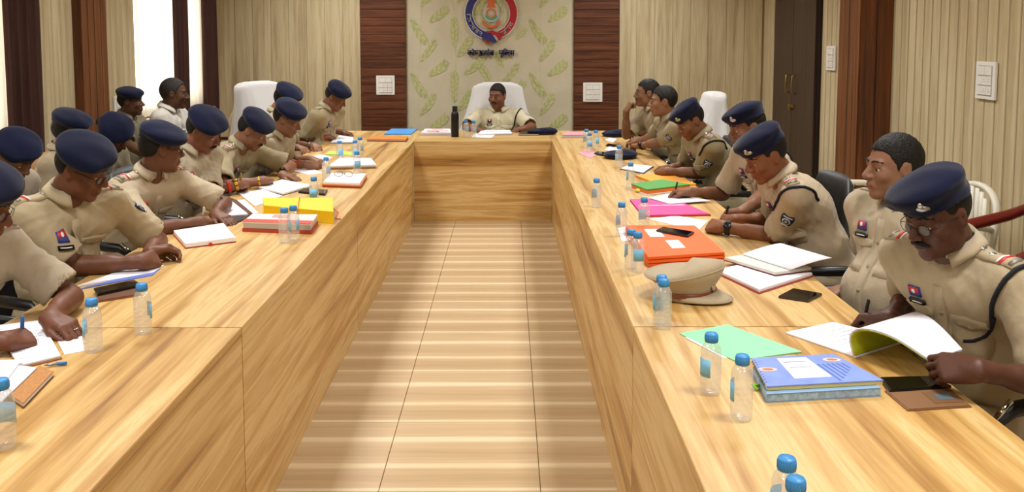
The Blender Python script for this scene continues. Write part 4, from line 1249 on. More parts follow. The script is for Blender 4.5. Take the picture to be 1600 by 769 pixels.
def office_chair():
    t = thing('office_chair', 'x', 'chair')
    # chair faces +y, origin on the floor under the seat
    mb = MB(); vs, fs = pad_mesh(.50, .48, .09, 0, n=10); mb.add([(x, z - .24, y + .455) for x, y, z in vs], fs); mb.build('seat', M_LEATHER, t, True)
    back = MB(); vs, fs = pad_mesh(.46, .47, .075, .045, n=12)
    B = Matrix.Translation((0, -.235, .46)) @ Matrix.Rotation(.16, 4, 'X')
    back.add(vs, fs, B); bo = back.build('backrest', M_LEATHER, t, True)
    st = MB()
    for xx in (-.11, .11): st.tube([(xx, -.045 * (1 - (xx / .23) ** 2) - .045 * .0 - .042 + .0225 * math.sin((-1 + 2 * k / 8) * 2.2), .04 + .049 * k) for k in range(9)], .0035, 5, M=B)
    for zz in (.16, .32): st.tube([(-.21 + .042 * k, -.045 * (1 - ((-.21 + .042 * k) / .23) ** 2) - .040 + .0225 * math.sin((-1 + zz / .235) * 2.2), zz) for k in range(11)], .0035, 5, M=B)
    st.build('stitching', M_STITCH, bo, True)
    for s in (-1, 1):
        ar = MB(); ar.tube([(s * .255, -.21, .60), (s * .275, -.14, .665), (s * .28, 0, .675), (s * .275, .14, .665), (s * .27, .20, .62), (s * .265, .16, .52), (s * .245, .06, .44)], [.018, .022, .024, .022, .018, .016, .014], 10)
        a = ar.build('armrest', M_BLKPL, t, True)
        MB().tube([(s * .2745, .145, .689), (s * .272, .195, .640)], .009, 8).build('armrest_cap', M_CHROME, a, True)
    MB().tube([(0, 0, .42), (0, 0, .12)], .028, 12).build('gas_stem', M_CHROME, t, True)
    for k in range(5):
        a = 2 * math.pi * k / 5 + .3; c, s_ = math.cos(a), math.sin(a)
        g = MB().tube([(c * .03, s_ * .03, .12), (c * .29, s_ * .29, .075)], [.024, .016], 8).build('base_leg', M_BLKPL, t, True)
        mb = MB(); mb.tube([(c * .29 - s_ * .022, s_ * .29 + c * .022, .03), (c * .29 + s_ * .022, s_ * .29 - c * .022, .03)], .03, 12); mb.build('caster', M_BLKPL, g, True)
    return t
_chair0 = [None]
def seat_for(info, label, dyaw=0, back=.02):
    """black office chair under a person"""
    a = math.radians(info['yaw'] + dyaw); f = Vector((math.cos(a), math.sin(a), 0))
    p = Vector((info['Pel'].x, info['Pel'].y, 0)) + f * back
    if _chair0[0] is None: o = _chair0[0] = office_chair()
    else: o = copy_tree(_chair0[0])
    o.location = p; o.rotation_euler = (0, 0, a - math.pi / 2)
    tag(o, label, 'chair', 'black office chairs along the tables')
    return o
for inf, lb in ((R1, 'black office chair under the front right officer in glasses'), (R2, 'black office chair under the bareheaded officer sitting back'), (R3, 'stitched black office chair behind the officer with the black wristwatch'),
                (R4, 'black office chair of the officer writing with a stretched arm'), (R5, 'black office chair behind the officer bending at the green file'), (R6, 'black office chair under the bareheaded officer with the dark watch'),
                (L1, 'black office chair of the officer cut off at left'), (L2, 'black office chair of the officer with clasped hands'), (L3, 'black office chair of the officer looking away'), (L4, 'black office chair of the officer with the red wrist thread'),
                (L5, 'black office chair of the officer with the gold bracelet'), (L6, 'black office chair of the sixth officer in the left row'), (L7, 'black office chair of the half hidden officer in the left row')):
    seat_for(inf, lb, (18 if inf['yaw'] < 100 else -12) if inf is not R2 else -22)
# high executive chairs with white towels over the back
M_TOWEL = mat('white_towel', '#d2d0ce', rough=.95, bump=.1, bscale=500, sheen=.2)
_exec0 = [None]
def exec_chair(x, y, yaw, top, label, tlabel, towel=(.52, .80, .60, .05), tilt=.12, sx=1.0):
    a = math.radians(yaw)
    if _exec0[0] is None:
        t = thing('executive_chair', label, 'chair'); _exec0[0] = t
        mb = MB(); vs, fs = pad_mesh(.54, .52, .12, 0, n=10); mb.add([(xx, zz - .26, yy + .45) for xx, yy, zz in vs], fs); mb.build('seat', M_LEATHER, t, True)
        mb = MB(); vs, fs = pad_mesh(.50, .76, .10, .04, n=12); mb.add(vs, fs, Matrix.Translation((0, -.26, .45)) @ Matrix.Rotation(tilt, 4, 'X')); mb.build('backrest', M_LEATHER, t, True)
        for s in (-1, 1): MB().tube([(s * .28, -.22, .62), (s * .30, -.1, .68), (s * .30, .16, .67), (s * .27, .18, .45)], .024, 10).build('armrest', M_BLKPL, t, True)
        MB().tube([(0, 0, .42), (0, 0, .12)], .03, 12).build('gas_stem', M_CHROME, t, True)
        for k in range(5):
            b = 2 * math.pi * k / 5; c, s_ = math.cos(b), math.sin(b)
            MB().tube([(c * .03, s_ * .03, .12), (c * .31, s_ * .31, .05)], [.026, .018], 8).build('base_leg', M_BLKPL, t, True)
    else: t = copy_tree(_exec0[0])
    t.location = (x, y, 0); t.rotation_euler = (0, 0, a - math.pi / 2); s = top / 1.215; t.scale = (sx, 1, s)
    tag(t, label, 'chair', 'high backed chairs with towels')
    # towel pulled over the back like a hood: closed loops growing downwards, uneven hem
    w0, w1, hang, fl = towel; n = 56; vs = []; fs = []
    rows = [(.10, .0), (.55, -.002), (.85, -.012), (.97, -.030), (1.0, -.055)] + [(1.0, -.055 - hang * k / 12) for k in range(1, 13)]
    for ri, (sc_, dz) in enumerate(rows):
        k = max(0, ri - 4) / 12
        for i in range(n):
            a_ = 2 * math.pi * i / n; c_, s_ = math.cos(a_), math.sin(a_)
            hw = (w0 + (w1 - w0) * k ** 1.4) / 2; hd = .085 + fl * k
            fold = k * (.020 * math.sin(5 * a_ + 1) + .012 * math.sin(11 * a_))
            xx = (hw * sc_ + fold) * math.copysign(abs(c_) ** .45, c_); yy = (hd * (sc_ if sc_ < 1 else 1) + fold * .7) * math.copysign(abs(s_) ** .6, s_)
            zz = top + .015 + dz * (1 + .14 * k * abs(c_) ** 3 * math.copysign(1, .2 + s_)) - .025 * abs(c_) ** 4 * (1 if ri > 1 else 0)
            back = (top - zz) * math.tan(tilt)
            vs.append((xx, yy - .03 - .26 - math.tan(tilt) * (top - .45) + back, zz))
    for j in range(len(rows) - 1):
        for i in range(n): i2 = (i + 1) % n; fs.append((j * n + i, (j + 1) * n + i, (j + 1) * n + i2, j * n + i2))
    fs.append(tuple(range(n)))
    o = mk('towel', vs, fs, M_TOWEL, None, True, (x, y, 0), a - math.pi / 2)
    md = o.modifiers.new('thickness', 'SOLIDIFY'); md.thickness = .006; md.offset = 0
    tag(o, tlabel, 'towel', 'white towels over chair backs')
    return t
exec_chair(CH['Pel'].x - .01, CH['Pel'].y + .02, -90, 1.20, 'high backed chair of the senior officer under a white towel', 'white towel draped over the chair of the senior officer', (.56, .98, .62, .08))
exec_chair(-2.00, 8.28, -24, 1.28, 'high backed chair in the left row under a white towel', 'white towel draped over the high chair in the left row', (.56, .66, .52, .10))
exec_chair(1.46, 7.92, 184, 1.21, 'high backed chair in the right row under a white towel', 'white towel draped over the high chair in the right row', (.32, .60, .55, .10), sx=.56)
# tan visitor chairs along the window
M_TANUP = mat('tan_upholstery', '#b28a5c', rough=.8, bump=.2, bscale=120)
M_DKWOOD = mat('dark_chair_wood', '#4a2213', rough=.4)
_vis0 = [None]
def visitor(x, y, yaw, label):
    a = math.radians(yaw)
    if _vis0[0] is None:
        t = _vis0[0] = thing('visitor_chair', label, 'chair')
        mb = MB(); vs, fs = pad_mesh(.48, .46, .08, 0, n=8); mb.add([(xx, zz - .23, yy + .45) for xx, yy, zz in vs], fs); mb.build('seat', M_TANUP, t, True)
        mb = MB(); vs, fs = pad_mesh(.44, .40, .06, .03, n=10); mb.add(vs, fs, Matrix.Translation((0, -.24, .52)) @ Matrix.Rotation(.12, 4, 'X')); mb.build('backrest', M_TANUP, t, True)
        for s in (-1, 1):
            MB().tube([(s * .24, .20, 0), (s * .24, .20, .41)], .018, 8).build('leg', M_DKWOOD, t, True)
            MB().tube([(s * .24, -.26, 0), (s * .24, -.24, .42), (s * .235, -.30, .90)], .018, 8).build('leg', M_DKWOOD, t, True)
            MB().box((s * .25, -.02, .655), (.05, .46, .03), bev=.008).build('armrest', M_DKWOOD, t)
            MB().tube([(s * .24, .19, .41), (s * .245, .17, .64)], .016, 8).build('arm_post', M_DKWOOD, t, True)
    else: t = copy_tree(_vis0[0])
    t.location = (x, y, 0); t.rotation_euler = (0, 0, a - math.pi / 2)
    tag(t, label, 'chair', 'tan visitor chairs along the windows')
for inf, lb in ((B1, 'tan visitor chair of the bowed officer at far left'), (B2, 'tan visitor chair of the officer turned to the window'), (B3, 'tan visitor chair of the officer reading a sheet'),
                (B4, 'tan visitor chair of the young officer by the window'), (B5, 'tan visitor chair of the man in the white shirt'), (B6, 'tan visitor chair of the person hidden by the towel')):
    visitor(inf['Pel'].x - .02, inf['Pel'].y, inf['yaw'], lb)
# white plastic chairs by the right wall
M_PLAST = mat('cream_plastic', '#ded8c6', rough=.4)
def plastic_chair(x, y, yaw, label):
    t = thing('plastic_chair', label, 'chair', (x, y, 0), math.radians(yaw) - math.pi / 2, 'plastic chairs by the right wall')
    mb = MB(); vs, fs = pad_mesh(.46, .44, .022, 0, n=10); mb.add([(xx, zz - .22, yy + .42 - .02 * (1 - (xx / .23) ** 2)) for xx, yy, zz in vs], fs); mb.build('seat', M_PLAST, t, True)
    rim = []; n = 26
    for i in range(n + 1):
        q = math.pi * i / n; rim.append((-.235 * math.cos(q) * (1.0), -.24 - .10 * abs(math.sin(q)) ** .6, .44 + .40 * abs(math.sin(q)) ** .45))
    MB().tube(rim, .024, 10, flat=.8).build('back_rim', M_PLAST, t, True)
    pn = MB()
    for i in range(7):
        xx = -.155 + .0517 * i; hgt = .40 * (1 - (xx / .235) ** 2) ** .22
        pn.box((xx, -.30 - .0 + .06 * (xx / .2) ** 2, .44 + hgt / 2), (.036, .010, hgt - .01), bev=.003)
    pn.build('back_slats', M_PLAST, t, True)
    MB().sphere((0, -.315, .70), (.085, .012, .085), 16, 8).build('back_medallion', M_PLAST, t, True)
    for s in (-1, 1):
        MB().tube([(s * .225, -.26, .62), (s * .265, -.12, .655), (s * .275, .08, .655), (s * .265, .20, .62), (s * .25, .22, .46), (s * .245, .235, .0)], [.022, .026, .028, .026, .024, .020], 10, flat=.8).build('armrest', M_PLAST, t, True)
        MB().tube([(s * .215, -.22, .44), (s * .235, -.29, 0)], [.026, .020], 8).build('leg', M_PLAST, t, True)
    return t
plastic_chair(2.42, 5.12, 190, 'white plastic chair by the right wall behind the front right officer')
plastic_chair(2.45, 6.15, 178, 'white plastic chair by the right wall behind the bareheaded officer')
M_REDW = mat('red_brown_lacquer', '#6b1f16', rough=.25)
t = thing('armchair', 'red brown armchair with chrome trim at the right edge', 'chair', (2.62, 4.45, 0), math.radians(186) - math.pi / 2)
mb = MB(); vs, fs = pad_mesh(.50, .48, .10, 0, n=8); mb.add([(xx, zz - .24, yy + .45) for xx, yy, zz in vs], fs); mb.build('seat', M_LEATHER, t, True)
mb = MB(); vs, fs = pad_mesh(.48, .50, .08, .03, n=8); mb.add(vs, fs, Matrix.Translation((0, -.25, .45)) @ Matrix.Rotation(.14, 4, 'X')); mb.build('backrest', M_LEATHER, t, True)
for s in (-1, 1):
    a_ = MB().tube([(s * .27, -.26, .80), (s * .28, -.10, .745), (s * .285, .10, .70), (s * .28, .22, .66), (s * .27, .20, .45), (s * .26, .22, .02)], [.026, .03, .032, .03, .024, .02], 10).build('armrest', M_REDW, t, True)
    MB().tube([(s * .315, -.10, .745), (s * .317, .10, .70)], .006, 8).build('chrome_strip', M_CHROME, a_, True)
    MB().tube([(s * .25, -.24, .45), (s * .26, -.30, .02)], .02, 8).build('leg', M_REDW, t, True)
# ------------------------------------------------------------------ things on the tables
M_PAPER = mat('white_paper', '#ece9ef', rough=.8)
M_INK = mat('blue_ink', '#6d78a8', rough=.8)
M_GREYINK = mat('grey_print', '#9a9aa2', rough=.8)
def plastic_clear():
    m = bpy.data.materials.new('clear_bottle_plastic'); m.use_nodes = True; nt = m.node_tree
    nt.nodes.remove(nt.nodes['Principled BSDF']); out = nt.nodes['Material Output']; N = nt.nodes.new; L = nt.links.new
    tp = N('ShaderNodeBsdfTransparent'); tp.inputs[0].default_value = (.985, .99, .99, 1)
    gl = N('ShaderNodeBsdfGlossy'); gl.inputs['Roughness'].default_value = .12; gl.inputs[0].default_value = (.95, .95, .95, 1)
    df = N('ShaderNodeBsdfTranslucent'); df.inputs[0].default_value = (.9, .9, .88, 1)
    d2 = N('ShaderNodeBsdfDiffuse'); d2.inputs[0].default_value = (.85, .85, .83, 1)
    lw = N('ShaderNodeLayerWeight'); lw.inputs[0].default_value = .5; pw = N('ShaderNodeMath'); pw.operation = 'POWER'; pw.inputs[1].default_value = 3.0; L(lw.outputs['Facing'], pw.inputs[0]); fr = N('ShaderNodeMath'); fr.operation = 'MULTIPLY_ADD'; fr.inputs[1].default_value = .35; fr.inputs[2].default_value = .10; L(pw.outputs[0], fr.inputs[0])
    a = N('ShaderNodeMixShader'); a.inputs[0].default_value = .5; L(df.outputs[0], a.inputs[1]); L(d2.outputs[0], a.inputs[2])
    b = N('ShaderNodeMixShader'); b.inputs[0].default_value = .22; L(tp.outputs[0], b.inputs[1]); L(a.outputs[0], b.inputs[2])
    c = N('ShaderNodeMixShader'); L(fr.outputs[0], c.inputs[0]); L(b.outputs[0], c.inputs[1]); L(gl.outputs[0], c.inputs[2])
    L(c.outputs[0], out.inputs[0]); return m
M_CLEAR = plastic_clear()
M_CAP = mat('blue_cap', '#3f8fcd', rough=.4)
M_BLABEL = mat('blue_bottle_label', '#7fc0e2', rough=.5)
_bot = [None]
def bottle(px, py, label, rz=0.0, lab=True):
    p = T(px, py)
    if _bot[0] is None:
        t = _bot[0] = thing('water_bottle', label, 'bottle')
        pr = [(.0, .004), (.020, .0), (.0255, .004), (.0272, .010)]
        z = .014
        while z < .094: pr += [(.0272, z), (.0270, z + .004), (.0250, z + .007), (.0270, z + .010)]; z += .0135
        pr += [(.0270, .110), (.0268, .117), (.0245, .126), (.0195, .134), (.0155, .138), (.0150, .146), (0, .146)]
        MB().lathe(pr, 20).build('body', M_CLEAR, t, True)
        wt = [(0, .006), (.022, .0055), (.0245, .012), (.0245, .10), (.0243, .106), (0, .106)]
        c = [(.0, .142), (.0152, .142), (.0155, .143)]
        mb = MB(); mb.lathe([(0, .140), (.0172, .140), (.0174, .150), (.0170, .160), (.0152, .1630), (0, .1635)], 20)
        for k in range(20):
            q = 2 * math.pi * k / 20; mb.box((0, 0, 0), (.0012, .0012, .014), Matrix.Translation((.0173 * math.cos(q), .0173 * math.sin(q), .150)))
        mb.build('cap', M_CAP, t, True)
        vs = []; fs = []
        for i in range(9):
            q = -.85 + 1.7 * i / 8
            for zz in (.050, .098): vs.append((.0280 * math.cos(q), .0280 * math.sin(q), zz))
        fs = [(2 * i, 2 * i + 2, 2 * i + 3, 2 * i + 1) for i in range(8)]
        o = mk('paper_label', vs, fs, M_BLABEL, t, True); md = o.modifiers.new('thickness', 'SOLIDIFY'); md.thickness = .0006
    else: t = copy_tree(_bot[0])
    t.location = p; t.rotation_euler = (0, 0, rz)
    return tag(t, label, 'bottle', 'small water bottles with blue caps')
for px, py, lb, rz in (
    (6, 700, 'water bottle cut off by the left edge of the view', 1.5), (146, 549, 'water bottle beside the writing hands of the officer at left edge', 3.4), (224, 521, 'water bottle on the left table just before the table seam', .6),
    (445, 379, 'nearer water bottle before the red file bundle', .5), (459, 375, 'water bottle tucked behind another before the red file bundle', 0), (491, 321, 'water bottle standing on the left table at the black wallet', -1.6),
    (510, 284, 'water bottle beside the reading glasses on papers', .9), (558, 273, 'water bottle right of the reading glasses on papers', -1.2), (531, 253, 'water bottle before the sixth officer near the lime folder', -.9),
    (555, 252, 'water bottle behind the tall paper stack on the left table', -1), (563, 246, 'water bottle nearest the notebook at the far left end', .8),
    (728, 214, 'left of two water bottles before the senior officer', .7), (740, 215, 'right of two water bottles before the senior officer', .6),
    (916, 231, 'leftmost water bottle of the cluster on the far right table', 2), (921, 238, 'foremost water bottle of the cluster on the far right table', -1.6), (931, 233, 'rightmost water bottle of the cluster on the far right table', -.8),
    (967, 262, 'water bottle before the dark beret lying on the right table', 2.5), (985, 294, 'water bottle at the corner of the green file', 2.8), (932, 324, 'water bottle standing alone near the inner edge of the right table', 2.2),
    (971, 369, 'water bottle left of the magenta folder', 2.5), (1006, 360, 'water bottle standing before the magenta folder', 1.9), (986, 420, 'left of two water bottles before the orange files', 2.8), (996, 425, 'right water bottle with blue label before the orange files', -1.5),
    (1033, 506, 'water bottle hidden behind another at the peaked cap', 3.0), (1036, 513, 'water bottle standing before the khaki peaked cap', 2.2), (1110, 614, 'water bottle on the light green sheet', -2.7), (1158, 655, 'water bottle beside the blue notebooks', 2.9),
    (1226, 846, 'farther water bottle at the bottom edge of the view', 2.4), (1240, 884, 'nearer water bottle at the bottom edge of the view', 2.2)):
    bottle(px, py, lb, rz)
# flask
p = T(711, 214); t = thing('steel_flask', 'tall black insulated flask standing on the head table', 'flask', p)
MB().lathe([(0, 0), (.036, 0), (.0375, .004), (.0375, .215), (.034, .235), (.024, .246), (.024, .250)], 24).build('body', mat('flask_black', '#0d0d0f', rough=.35), t, True)
MB().lathe([(.0245, .250), (.025, .254), (.025, .295), (.022, .299), (0, .299)], 24).build('lid', mat('flask_lid', '#111113', rough=.5), t, True)

def quad(cs, z): return [T(c[0], c[1], z) for c in cs]
def slab(name, pts, z0, z1, m, parent, off, bev=.0):
    mb = MB(); mb.prism([(p.x - off.x, p.y - off.y) for p in pts], z0 - off.z, z1 - off.z)
    o = mb.build(name, m, parent)
    # consistent outward faces
    bm = bmesh.new(); bm.from_mesh(o.data); bmesh.ops.recalc_face_normals(bm, faces=bm.faces[:])
    if bev: bmesh.ops.bevel(bm, geom=bm.edges[:], offset=bev, segments=2, affect='EDGES')
    bm.to_mesh(o.data); bm.free()
    return o
def cen(pts): return sum(pts, Vector()) / len(pts)
def inset(pts, k):
    c = cen(pts); return [c + (p - c) * k for p in pts]
def lerp2(pts, u, v):
    return (pts[0] * (1 - u) + pts[1] * u) * (1 - v) + (pts[3] * (1 - u) + pts[2] * u) * v
def script_lines(parent, pts, z, off, rows=7, m=M_INK, seed=0, u0=.1, u1=.9, v0=.12, v1=.9, w=.0012):
    """handwritten lines lying on a sheet"""
    rng = random.Random(seed); mb = MB()
    for k in range(rows):
        v = v0 + (v1 - v0) * k / max(1, rows - 1); u = u0
        while u < u1 - .04:
            l = rng.uniform(.04, .12); a = lerp2(pts, u, v); b = lerp2(pts, min(u1, u + l), v); d = (lerp2(pts, u, v + .02) - a).normalized() * w
            q = [a - d, b - d, b + d, a + d]
            mb.add([(p.x - off.x, p.y - off.y, z + .0004 - off.z) for p in q], [(0, 1, 2, 3)])
            u += l + rng.uniform(.015, .03)
    if mb.f: mb.build('handwriting', m, parent)
def sheet(label, cs, z=TABLE_Z, th=.0015, m=None, name='paper_sheet', cat='paper', lines=0, ink=None, seed=1, group=None, lift=None):
    """flat paper from plan corners; lift = (corner index, height) bends one corner up"""
    pts = quad(cs, z + th); off = Vector((cen(pts).x, cen(pts).y, z))
    n = 8; vs = []; fs = []
    rng = random.Random(seed); ph = rng.uniform(0, 6)
    for j in range(n + 1):
        for i in range(n + 1):
            u, v = i / n, j / n; p = lerp2(pts, u, v); zz = th
            if lift:
                cu, cv = ((0, 0), (1, 0), (1, 1), (0, 1))[lift[0]]
                k = max(0, 1 - (abs(u - cu) + abs(v - cv))); zz += lift[1] * k * k
            zz += .0008 * (1 + math.sin(u * 5 + ph)) * (1 + math.sin(v * 4 + ph)) * .5
            vs.append((p.x - off.x, p.y - off.y, zz))
    k0 = len(vs); vs += [(a, b, max(.0002, c - th)) for a, b, c in vs]
    for j in range(n):
        for i in range(n):
            a = j * (n + 1) + i; fs.append((a, a + 1, a + n + 2, a + n + 1)); fs.append((k0 + a, k0 + a + n + 1, k0 + a + n + 2, k0 + a + 1))
    rim = list(range(n + 1)) + [(n + 1) * j + n for j in range(1, n + 1)] + [(n + 1) * n + i for i in range(n - 1, -1, -1)] + [(n + 1) * j for j in range(n - 1, 0, -1)]
    for a, b in zip(rim, rim[1:] + rim[:1]): fs.append((a, a + k0, b + k0, b))
    o = mk(name, vs, fs, m or M_PAPER, None, True, off)
    bm = bmesh.new(); bm.from_mesh(o.data); bmesh.ops.recalc_face_normals(bm, faces=bm.faces[:]); bm.to_mesh(o.data); bm.free()
    autosmooth(o, .8)
    tag(o, label, cat, group)
    if lines: script_lines(o, pts, z + th + .0022, off, lines, ink or M_INK, seed)
    return o
def bundle(name, label, cat, cs, layers, z=TABLE_Z, group=None, taper=True):
    """stack of layers from the table up; cs = plan corners of the top face; layers = [(part, thickness, material, size)]"""
    H = sum(l[1] for l in layers); pts = quad(cs, z + H); off = Vector((cen(pts).x, cen(pts).y, z))
    t = thing(name, label, cat, off, group=group); h = z
    for k, (pn_, th, m, sz) in enumerate(layers):
        slab(pn_, inset(pts, sz), h + .0003, h + th, m, t, off, min(.0012, th * .3)); h += th
    t['top'] = 0; del t['top']
    return t, pts, h, off
def strip(parent, pts, u0, u1, v0, v1, z, m, off, name='sticker', th=.0008):
    q = [lerp2(pts, u0, v0), lerp2(pts, u1, v0), lerp2(pts, u1, v1), lerp2(pts, u0, v1)]
    return slab(name, q, z, z + th, m, parent, off)
def phone(label, cs, z=TABLE_Z, th=.009, case=None, body='#0e0e10', group='phones lying on the tables'):
    pts = quad(cs, z + th); off = Vector((cen(pts).x, cen(pts).y, z)); t = thing('mobile_phone', label, 'phone', off, group=group)
    slab('case', pts, z + .0003, z + th, mat('phone_body_' + body, body, rough=.35), t, off, .002)
    slab('screen', inset(pts, .93), z + th, z + th + .0006, mat('phone_screen', '#08080a', rough=.05, spec=.8), t, off)
    strip(t, pts, .42, .58, .035, .055, z + th + .0006, M_STEEL, off, 'earpiece', .0003)
    return t, pts, off
C = lambda n, h, r=.6, **k: mat(n, h, rough=r, **k)
PAGES = C('page_block', '#d9d3c8', .85)
# ---- left row, near end
t, q, h, off = bundle('notebook', 'ruled notepad in a brown leather folder under the writing hand', 'notebook', [(-14, 508), (65, 499), (97, 556), (30, 572)], [('cover', .004, C('brown_leather', '#9b6436', .5), 1.0), ('pages', .007, M_PAPER, .965)])
script_lines(t, inset(q, .93), h, off, 11, M_INK, 3)
sheet('loose ruled sheet lying right of the brown notepad', [(72, 499), (124, 506), (132, 548), (101, 554)], th=.002, lines=5, seed=4)
t, q, h, off = bundle('diary', 'tan cork covered diary with a clear file on it at the left edge', 'notebook', [(8, 612), (62, 571), (84, 580), (36, 630)], [('back_cover', .003, C('diary_leather', '#7d4f2c', .5), 1.0), ('pages', .010, PAGES, .97), ('front_cover', .003, C('diary_cork', '#b07a45', .7, var=.2, vscale=150), 1.0)])
sheet('clear file of white papers overlapping the tan diary', [(-40, 590), (30, 571), (58, 574), (2, 628)], z=TABLE_Z + .017, th=.003, m=C('file_sleeve', '#d6d8e4', .3), name='paper_file', cat='file')
sheet('white sheets lying at the left edge below the notepad', [(-45, 566), (35, 561), (12, 592), (-60, 606)], z=TABLE_Z + .021, th=.002, lines=4, seed=6)
pen(T(68, 571, .757), T(105, 567, .757), 'blue ballpoint pen lying beside the tan diary', C('pen_steel', '#8a8c92', .3, metal=.5), C('pen_blue', '#2f6fb5', .4))
sheet('white and blue edged paper file under the clasped hands', [(120, 447), (190, 422), (256, 414), (240, 425)], th=.006, m=M_PAPER, name='paper_file', cat='file', seed=7)
sheet('blue plastic file below the white papers of the second left officer', [(124, 452), (196, 432), (250, 420), (238, 430)], th=.003, m=C('blue_file', '#5c74c4', .4), name='paper_file', cat='file')
t, q, h, off = bundle('phone_wallet', 'brown leather phone wallet on the left table by the clasped hands', 'wallet', [(150, 462), (216, 449), (221, 459), (153, 470)], [('flap', .006, C('wallet_brown', '#8a5226', .5), 1.0), ('lining', .002, C('wallet_lining', '#5f371a', .6), .95)])
phone('black phone lying on the brown wallet before the clasped hands', [(146, 450), (210, 437), (222, 444), (152, 459)], z=TABLE_Z + .009)
t, q, h, off = bundle('notebook', 'open white notebook with red cover before the third left officer', 'notebook', [(270, 360), (350, 348), (369, 371), (289, 381)], [('cover', .004, C('red_cover', '#b3352c', .45), 1.0), ('pages', .020, C('notebook_pages', '#efece9', .8), .975)])
strip(t, q, .46, .52, .94, 1.02, TABLE_Z + .002, C('red_ribbon', '#d02020', .6), off, 'ribbon', .012)
t, q, h, off = bundle('clipboard', 'clipboard of white papers with a brown strap before the fourth left officer', 'clipboard', [(322, 320), (382, 311), (406, 333), (352, 337)], [('board', .004, C('dark_board', '#20242e', .5), 1.0), ('papers', .010, M_PAPER, .97)])
strip(t, q, .66, .78, -.02, 1.02, TABLE_Z + .0145, C('strap_brown', '#5a2d1e', .45), off, 'strap', .004)
t, q, h, off = bundle('tablet_pouch', 'flat dark leather pouch beside the clipboard', 'pouch', [(345, 343), (372, 334), (392, 338), (370, 347)], [('pouch', .006, C('pouch_dark', '#241d1c', .4), 1.0), ('flap', .002, C('pouch_flap', '#2e2423', .4), .9)])
sheet('white sheets between the clipboard and the open book', [(373, 302), (411, 296), (441, 306), (399, 322)], th=.004, lines=7, seed=9)
t, q, h, off = bundle('book', 'open white book under the hands of the fifth left officer', 'book', [(403, 292), (440, 280), (488, 289), (443, 302)], [('cover', .003, C('book_dark', '#2c2f38', .5), 1.0), ('pages', .012, C('notebook_pages', '#efece9', .8), .975)])
script_lines(t, inset(q, .9), h, off, 7, M_GREYINK, 12)
# yellow bundle
YP = [(410, 309), (520, 309), (521, 331), (412, 321)]
t, q, h, off = bundle('file_bundle', 'thick bright yellow file bundle tied with an orange cord', 'file', YP, [('yellow_cover', .010, C('yellow_file', '#f0c312', .5), 1.0), ('papers', .022, PAGES, .985), ('red_folders', .014, C('file_red', '#9e3a2a', .6), .99), ('yellow_cover', .016, C('yellow_file', '#f0c312', .5), 1.0)])
F0 = [lerp2(q, 0, 1), lerp2(q, 1, 1)]
mb = MB(); mb.add([(F0[0].x - off.x, F0[0].y - .003 - off.y, .001), (F0[1].x - off.x, F0[1].y - .003 - off.y, .001), (F0[1].x - off.x, F0[1].y - .003 - off.y, .063), (F0[0].x - off.x, F0[0].y - .003 - off.y, .063)], [(0, 1, 2, 3)])
o = mb.build('front_flap', MATS['yellow_file'], t); md = o.modifiers.new('thickness', 'SOLIDIFY'); md.thickness = .002
mb = MB(); a, b = lerp2(q, .53, 0), lerp2(q, .50, 1)
mb.tube([Vector((a.x - off.x, a.y - off.y, .064)), Vector((b.x - off.x, b.y - off.y, .0645)), Vector((b.x - off.x, b.y - .006 - off.y, .058)), Vector((b.x - off.x - .008, b.y - .006 - off.y, .002))], .003, 6); mb.build('tie_cord', C('orange_cord', '#d9742a', .8), t, True)
a = lerp2(q, 1.0, .6); mb = MB(); mb.tube([Vector((a.x - off.x, a.y - off.y, .05)), Vector((a.x - off.x + .03, a.y - off.y - .02, .03)), Vector((a.x - off.x + .02, a.y - off.y - .05, .004)), Vector((a.x - off.x + .05, a.y - off.y - .06, .004))], .0035, 6); mb.build('tie_end', C('orange_cord', '#d9742a', .8), t, True)
# red bundle
t, q, h, off = bundle('file_bundle', 'red and white printed file bundle standing before the yellow bundle', 'file', [(378, 346), (394, 334), (497, 335), (486, 350)], [('red_folder', .018, C('file_red2', '#b8432f', .6), 1.0), ('papers', .024, C('grey_pages', '#bdb5ad', .85), .97), ('cover', .010, C('cover_pink', '#e6d3c8', .5), .99)])
strip(t, q, .0, .32, .0, 1.0, h, C('cover_red', '#d63c2e', .5), off, 'red_print', .0008); strip(t, q, .55, .9, .35, .6, h, C('cover_print', '#c98d86', .6), off, 'title_print', .0008)
p = lerp2(q, .98, .4); MB().tube([(p.x - off.x, p.y - off.y, .03), (p.x - off.x + .02, p.y - off.y, .045), (p.x - off.x + .03, p.y - off.y - .01, .035)], .006, 8).build('green_tag', C('tag_green', '#7fc234', .6), t, True)
phone('black wallet phone lying at the bottle before the fifth left officer', [(466, 299), (474, 294), (512, 296), (508, 303)], th=.012, body='#1c1212')
t, q, h, off = bundle('file_bundle', 'red folder bundle with white papers and reading glasses on top', 'file', [(505, 284), (518, 270), (572, 271), (562, 286)], [('red_folder', .012, C('file_red3', '#a1433a', .6), 1.04), ('orange_folder', .008, C('file_orange2', '#e0872c', .6), 1.06), ('papers', .014, M_PAPER, 1.0)])
for k, (u0, c_) in enumerate(((1.0, '#e9a021'), (1.05, '#d8567c'))): strip(t, q, u0 - .03, u0 + .06, .05, .9, TABLE_Z + .012 + .004 * (1 - k), C('tab_%d' % k, c_, .6), off, 'index_tab', .008)
